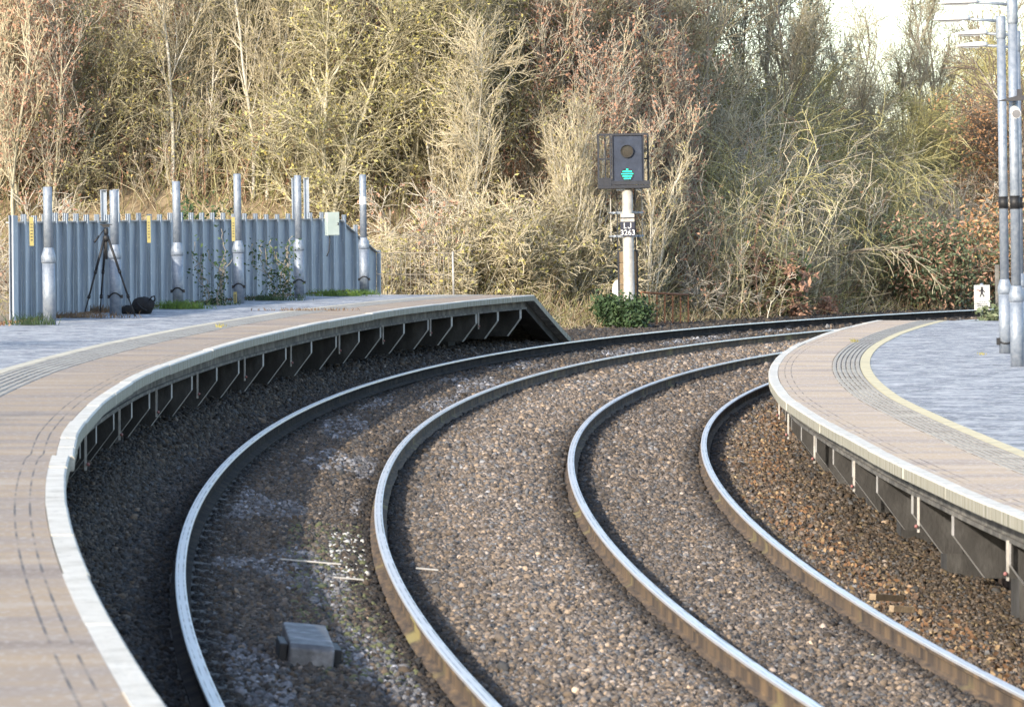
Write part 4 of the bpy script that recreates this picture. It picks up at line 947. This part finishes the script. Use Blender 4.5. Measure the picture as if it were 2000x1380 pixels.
tuft(60, 61.0, ZPL, .35, .16, 140, 'dark green weeds at the left end of the fence foot', 'leaf_green', 'weed_tuft')
tuft(150, 65.0, ZPL, .7, .10, 260, 'brown dead weeds along the fence foot left of the tripod', 'dead', 'weed_tuft')
tuft(205, 68.3, ZPL, .5, .12, 220, 'brown dead weeds under the tripod', 'dead', 'weed_tuft')
tuft(520, 77.3, ZPL, .6, .12, 260, 'dull green weeds under the thicker ivy', 'leaf_green', 'weed_tuft')
tuft(423, 73.8, ZPL, .4, .10, 160, 'dull green weeds under the thin ivy', 'leaf_green', 'weed_tuft')
def tuft_sd(s, d, z, w, h, n, label, m):
    p = W(s, d, z); tuft(1000 + p[0] / p[1] * F_PX, p[1], None, w, h, n, label, m, 'weed_tuft', z=p[2])
tuft_sd(47.5, -5.0, ZPL, .07, .06, 22, 'little yellow weed growing in the tactile strip of the long platform', 'leaf_olive')
tuft_sd(57, -5.2, ZPL, .8, .05, 160, 'dead brown weeds along the tactile strip of the long platform', 'dead')
tuft_sd(57.5, 3.15, ZPR, .08, .06, 26, 'yellow weed growing in the tactile strip of the short platform', 'leaf_olive')
tuft_sd(51.6, 5.15, ZPR, .06, .04, 18, 'tiny weed on the asphalt left of the second lamp post', 'leaf_olive')

# undergrowth: dry stalks and brambles over the whole bank, nobody could count them
n = 42000
px = rng.uniform(-250, 2250, n); Y = 97 + 40 * rng.random(n) ** 1.3
x = (px - 1000) / F_PX * Y
ok = (Y > hill_start(x) - 6.5) & (sd_of(np.stack([x, Y], 1))[:, 1] < -6.9); ok2 = ok & ((px < 1680) | (Y > 118)) & ((px < 1440) | (px > 1585) | (Y > 108.5)); px, Y, x = px[ok2], Y[ok2], x[ok2]
n4 = 16000; s4 = rng.uniform(72, 112, n4); P4 = Wa(s4, rng.uniform(-11, -6.9, n4), 0); x = np.concatenate([x, P4[:, 0]]); Y = np.concatenate([Y, P4[:, 1]])
n2 = 5200
xb = rng.uniform(-15, -6, n2); yb_ = rng.uniform(70, 98, n2); q = sd_of(np.stack([xb, yb_], 1)); ok = q[:, 1] < -8.9
x = np.concatenate([x, xb[ok]]); Y = np.concatenate([Y, yb_[ok]]); n = len(x)
okr = ~((x / Y * F_PX > 235) & (x / Y * F_PX < 365) & (Y < 101.6)); x, Y = x[okr], Y[okr]; n = len(x)
z = ground_z(x, Y); P0 = np.stack([x, Y, z - .05], 1)
d = rng.normal(0, .55, (n, 3)); d[:, 2] = np.abs(d[:, 2]) * .5 + .75
L = np.minimum(np.minimum(rng.lognormal(-.6, .5, n), 1.1), np.interp(Y - hill_start(x), [-6, -2, 2, 8, 20], [.10, .30, .6, 1.2, 2.2]))[:, None]
L = L * np.interp(Y - hill_start(x), [2, 25], [1, 1.8])[:, None] * np.where((x / Y * F_PX > 280) & (Y < hill_start(x) + 6), .5, 1)[:, None]
mid = P0 + d * L * .55; tip = mid + (d + rng.normal(0, .45, (n, 3)) + np.array([0, 0, -.35])) * L * .55
segs = list(zip(P0, mid, np.full(n, .011), np.full(n, .009))) + list(zip(mid, tip, np.full(n, .009), np.full(n, .004)))
V, Fq = seg_mesh(segs, 3)
pal = np.array([(.46, .38, .24), (.36, .28, .16), (.25, .17, .10), (.34, .32, .13), (.52, .45, .31), (.22, .22, .08)])
cidx = rng.integers(0, len(pal), n); col = pal[cidx] * rng.uniform(.6, 1.0, (n, 1)); col = np.concatenate([np.repeat(col, 6, 0)] * 2)
me = np_mesh('undergrowth', V, Fq, 4, M['tinted'], col)
tag(link('undergrowth', me), 'tangle of dry stalks and brambles covering the bank', 'undergrowth', kind='stuff')
# brushwood: whippy bare stems filling the wood, far too many to count
n = 17500
px = rng.uniform(-200, 2150, n); Y = 103 + 36 * rng.random(n) ** 1.25; x = (px - 1000) / F_PX * Y
ok = (Y > hill_start(x) + np.where(px > 1290, 6, .5)) & ((px < 1250) | (rng.random(n) < .75)); px, Y, x = px[ok], Y[ok], x[ok]; n = len(x)
z = ground_z(x, Y); H = rng.uniform(1.6, 5.2, n) * np.interp(px, [1150, 1450, 1750], [1, .95, .62]) * np.interp(Y, [103, 112], [.55, 1.])
P = np.stack([x, Y, z - .1], 1); d = rng.normal(0, .16, (n, 3)); d[:, 2] = 1; curve = rng.normal(0, .16, (n, 3)); curve[:, 2] = -.03
pal = np.array([(.56, .49, .36), (.47, .43, .26), (.48, .42, .34), (.42, .25, .17), (.60, .55, .44), (.38, .36, .18), (.32, .26, .19)])
wt = np.stack([np.interp(px, [0, 500, 800, 1100, 1400, 1750, 2000], v_) for v_ in ([.5, .6, 1.2, .8, 1.2, .6, .4], [.5, 1.3, .6, .4, 1.2, .6, .4], [.5, .8, .8, .7, .7, .7, .6], [1.3, .25, .5, 1.2, .2, .3, .5], [.3, .5, .8, .5, .6, .2, .2], [.6, 1.0, .3, .2, .8, .6, .3], [.3, .2, .1, .2, .2, .8, .9])], 1)
wt = wt * (1 + .8 * np.stack([np.sin(x * .6 + j * 2.1) * np.sin(Y * .33 + j) for j in range(7)], 1)); wt = np.clip(wt, .02, None); cw = np.cumsum(wt, 1); cw /= cw[:, -1:]
ci = (rng.random((n, 1)) > cw).sum(1); col = pal[ci] * rng.uniform(.62, 1.05, (n, 1)) * np.interp(px, [1000, 1350], [1, 1.4])[:, None]  # stems lightened towards the right, painting light into the shaded wood
A0, B0, RA, RB, CL = [], [], [], [], []
prev = P
for k in range(5):
    f = (k + 1) / 5
    cur = P + d * (H * f)[:, None] + curve * (H * f * f)[:, None] + rng.normal(0, .035, (n, 3))
    A0.append(prev); B0.append(cur); RA.append(np.full(n, .0135 * (1.08 - .8 * (f - .2)))); RB.append(np.full(n, .0135 * (1.08 - .8 * f))); CL.append(col)
    for _ in range(2 if k else 1):
        t = rng.random((n, 1)); q = prev * (1 - t) + cur * t
        e = rng.normal(0, .6, (n, 3)); e[:, 2] = np.abs(e[:, 2]) * .6 + .25
        l = (H * .2 * rng.uniform(.5, 1.3, n))[:, None]; m_ = q + e * l * .55; tp = m_ + (e * .7 + rng.normal(0, .4, (n, 3))) * l * .5
        A0 += [q, m_]; B0 += [m_, tp]; RA += [np.full(n, .0078), np.full(n, .0066)]; RB += [np.full(n, .0066), np.full(n, .005)]; CL += [col, col]
        q2 = m_ ; e2 = e + rng.normal(0, .7, (n, 3)); A0.append(q2); B0.append(q2 + e2 * l * .4); RA.append(np.full(n, .0066)); RB.append(np.full(n, .005)); CL.append(col * rng.uniform(.8, 1.2, (n, 1)))
    prev = cur
V, Fq = seg_mesh(list(zip(np.concatenate(A0), np.concatenate(B0), np.concatenate(RA), np.concatenate(RB))), 3)
cv = np.repeat(np.concatenate(CL), 6, 0)
nl = 26000                                     # dead leaves and catkins still hanging in it
B_all = np.concatenate(B0); pick = rng.integers(0, len(B_all), nl); V2, F2 = leaf_mesh(B_all[pick] + rng.normal(0, .03, (nl, 3)), .045, -.3, 1.8)
lp = np.array([(.42, .36, .12), (.36, .20, .11), (.50, .40, .16), (.28, .28, .10)]); lc = np.repeat(lp[rng.integers(0, 4, nl)], 4, 0)
me = np_mesh('brushwood', np.concatenate([V, V2]), np.concatenate([Fq, F2 + len(V)]), 4, M['tinted'], np.concatenate([cv, lc]))
tag(link('brushwood', me), 'mass of thin bare stems and twigs filling the wood', 'brushwood', kind='stuff')
# fallen leaves beside the curved platform and along the fence
n = 2400; s = rng.uniform(6, 60, n); d = eR(s) - .1 + rng.normal(0, .22, n); P = Wa(s, d, bed(d, s) + .03 + .02 * rng.random(n))
n3 = 1500; s3 = rng.uniform(44, 72, n3); d3 = -8.25 + np.abs(rng.normal(0, .12, n3)); P = np.concatenate([P, Wa(s3, d3, ZPL + .01 + .02 * rng.random(n3))])
V, Fq = leaf_mesh(P, .03, 0, 1.5); pal = np.array([(.22, .12, .06), (.16, .09, .05), (.32, .22, .12), (.11, .07, .045)])
me = np_mesh('fallen_leaves', V, Fq, 4, M['tinted'], np.repeat(pal[rng.integers(0, 4, len(P))], 4, 0))
tag(link('fallen_leaves', me), 'brown fallen leaves gathered below the platform edge', 'leaves', kind='stuff')

# ------------------------------------------------------------------ light, sky, camera
SUN_EL, SUN_AZ = 21.5, 214.0        # azimuth clockwise from +Y: the sun stands to the left, a little behind the camera
az, el = R(SUN_AZ), R(SUN_EL)
sd_ = Vector((math.sin(az) * math.cos(el), math.cos(az) * math.cos(el), math.sin(el)))
su = bpy.data.lights.new('sun', 'SUN'); su.energy = 2.5; su.angle = R(.5); su.color = (1, .90, .76)
so = bpy.data.objects.new('sun', su); C.objects.link(so); so.rotation_euler = sd_.to_track_quat('Z', 'Y').to_euler()
w = bpy.data.worlds.new('World'); bpy.context.scene.world = w; w.use_nodes = True
nt = w.node_tree; bg = nt.nodes['Background']; sk = nt.nodes.new('ShaderNodeTexSky'); sk.sky_type = 'NISHITA'; sk.sun_disc = False
sk.sun_elevation = el; sk.sun_rotation = az; sk.air_density = 1.0; sk.dust_density = 1.4; sk.ozone_density = 1.2
nt.links.new(sk.outputs[0], bg.inputs[0]); bg.inputs[1].default_value = .15
cam = bpy.data.cameras.new('camera'); co = bpy.data.objects.new('camera', cam); C.objects.link(co)
co.location = (0, 0, CAM_H)
cam.sensor_fit = 'HORIZONTAL'; cam.sensor_width = 36; cam.lens = 36 * F_PX / 2000
co.rotation_euler = (R(90), 0, 0)
cam.shift_y = (YH - 690) / 2000.; cam.shift_x = 0
cam.clip_start = .5; cam.clip_end = 4000
cam.dof.use_dof = True; cam.dof.focus_distance = 88; cam.dof.aperture_fstop = 11.
sc = bpy.context.scene; sc.camera = co
sc.view_settings.view_transform = 'Standard'; sc.view_settings.look = 'None'; sc.view_settings.exposure = 1.42; sc.view_settings.gamma = 1
sc.cycles.use_denoising = True; sc.cycles.max_bounces = 6; sc.cycles.transparent_max_bounces = 4
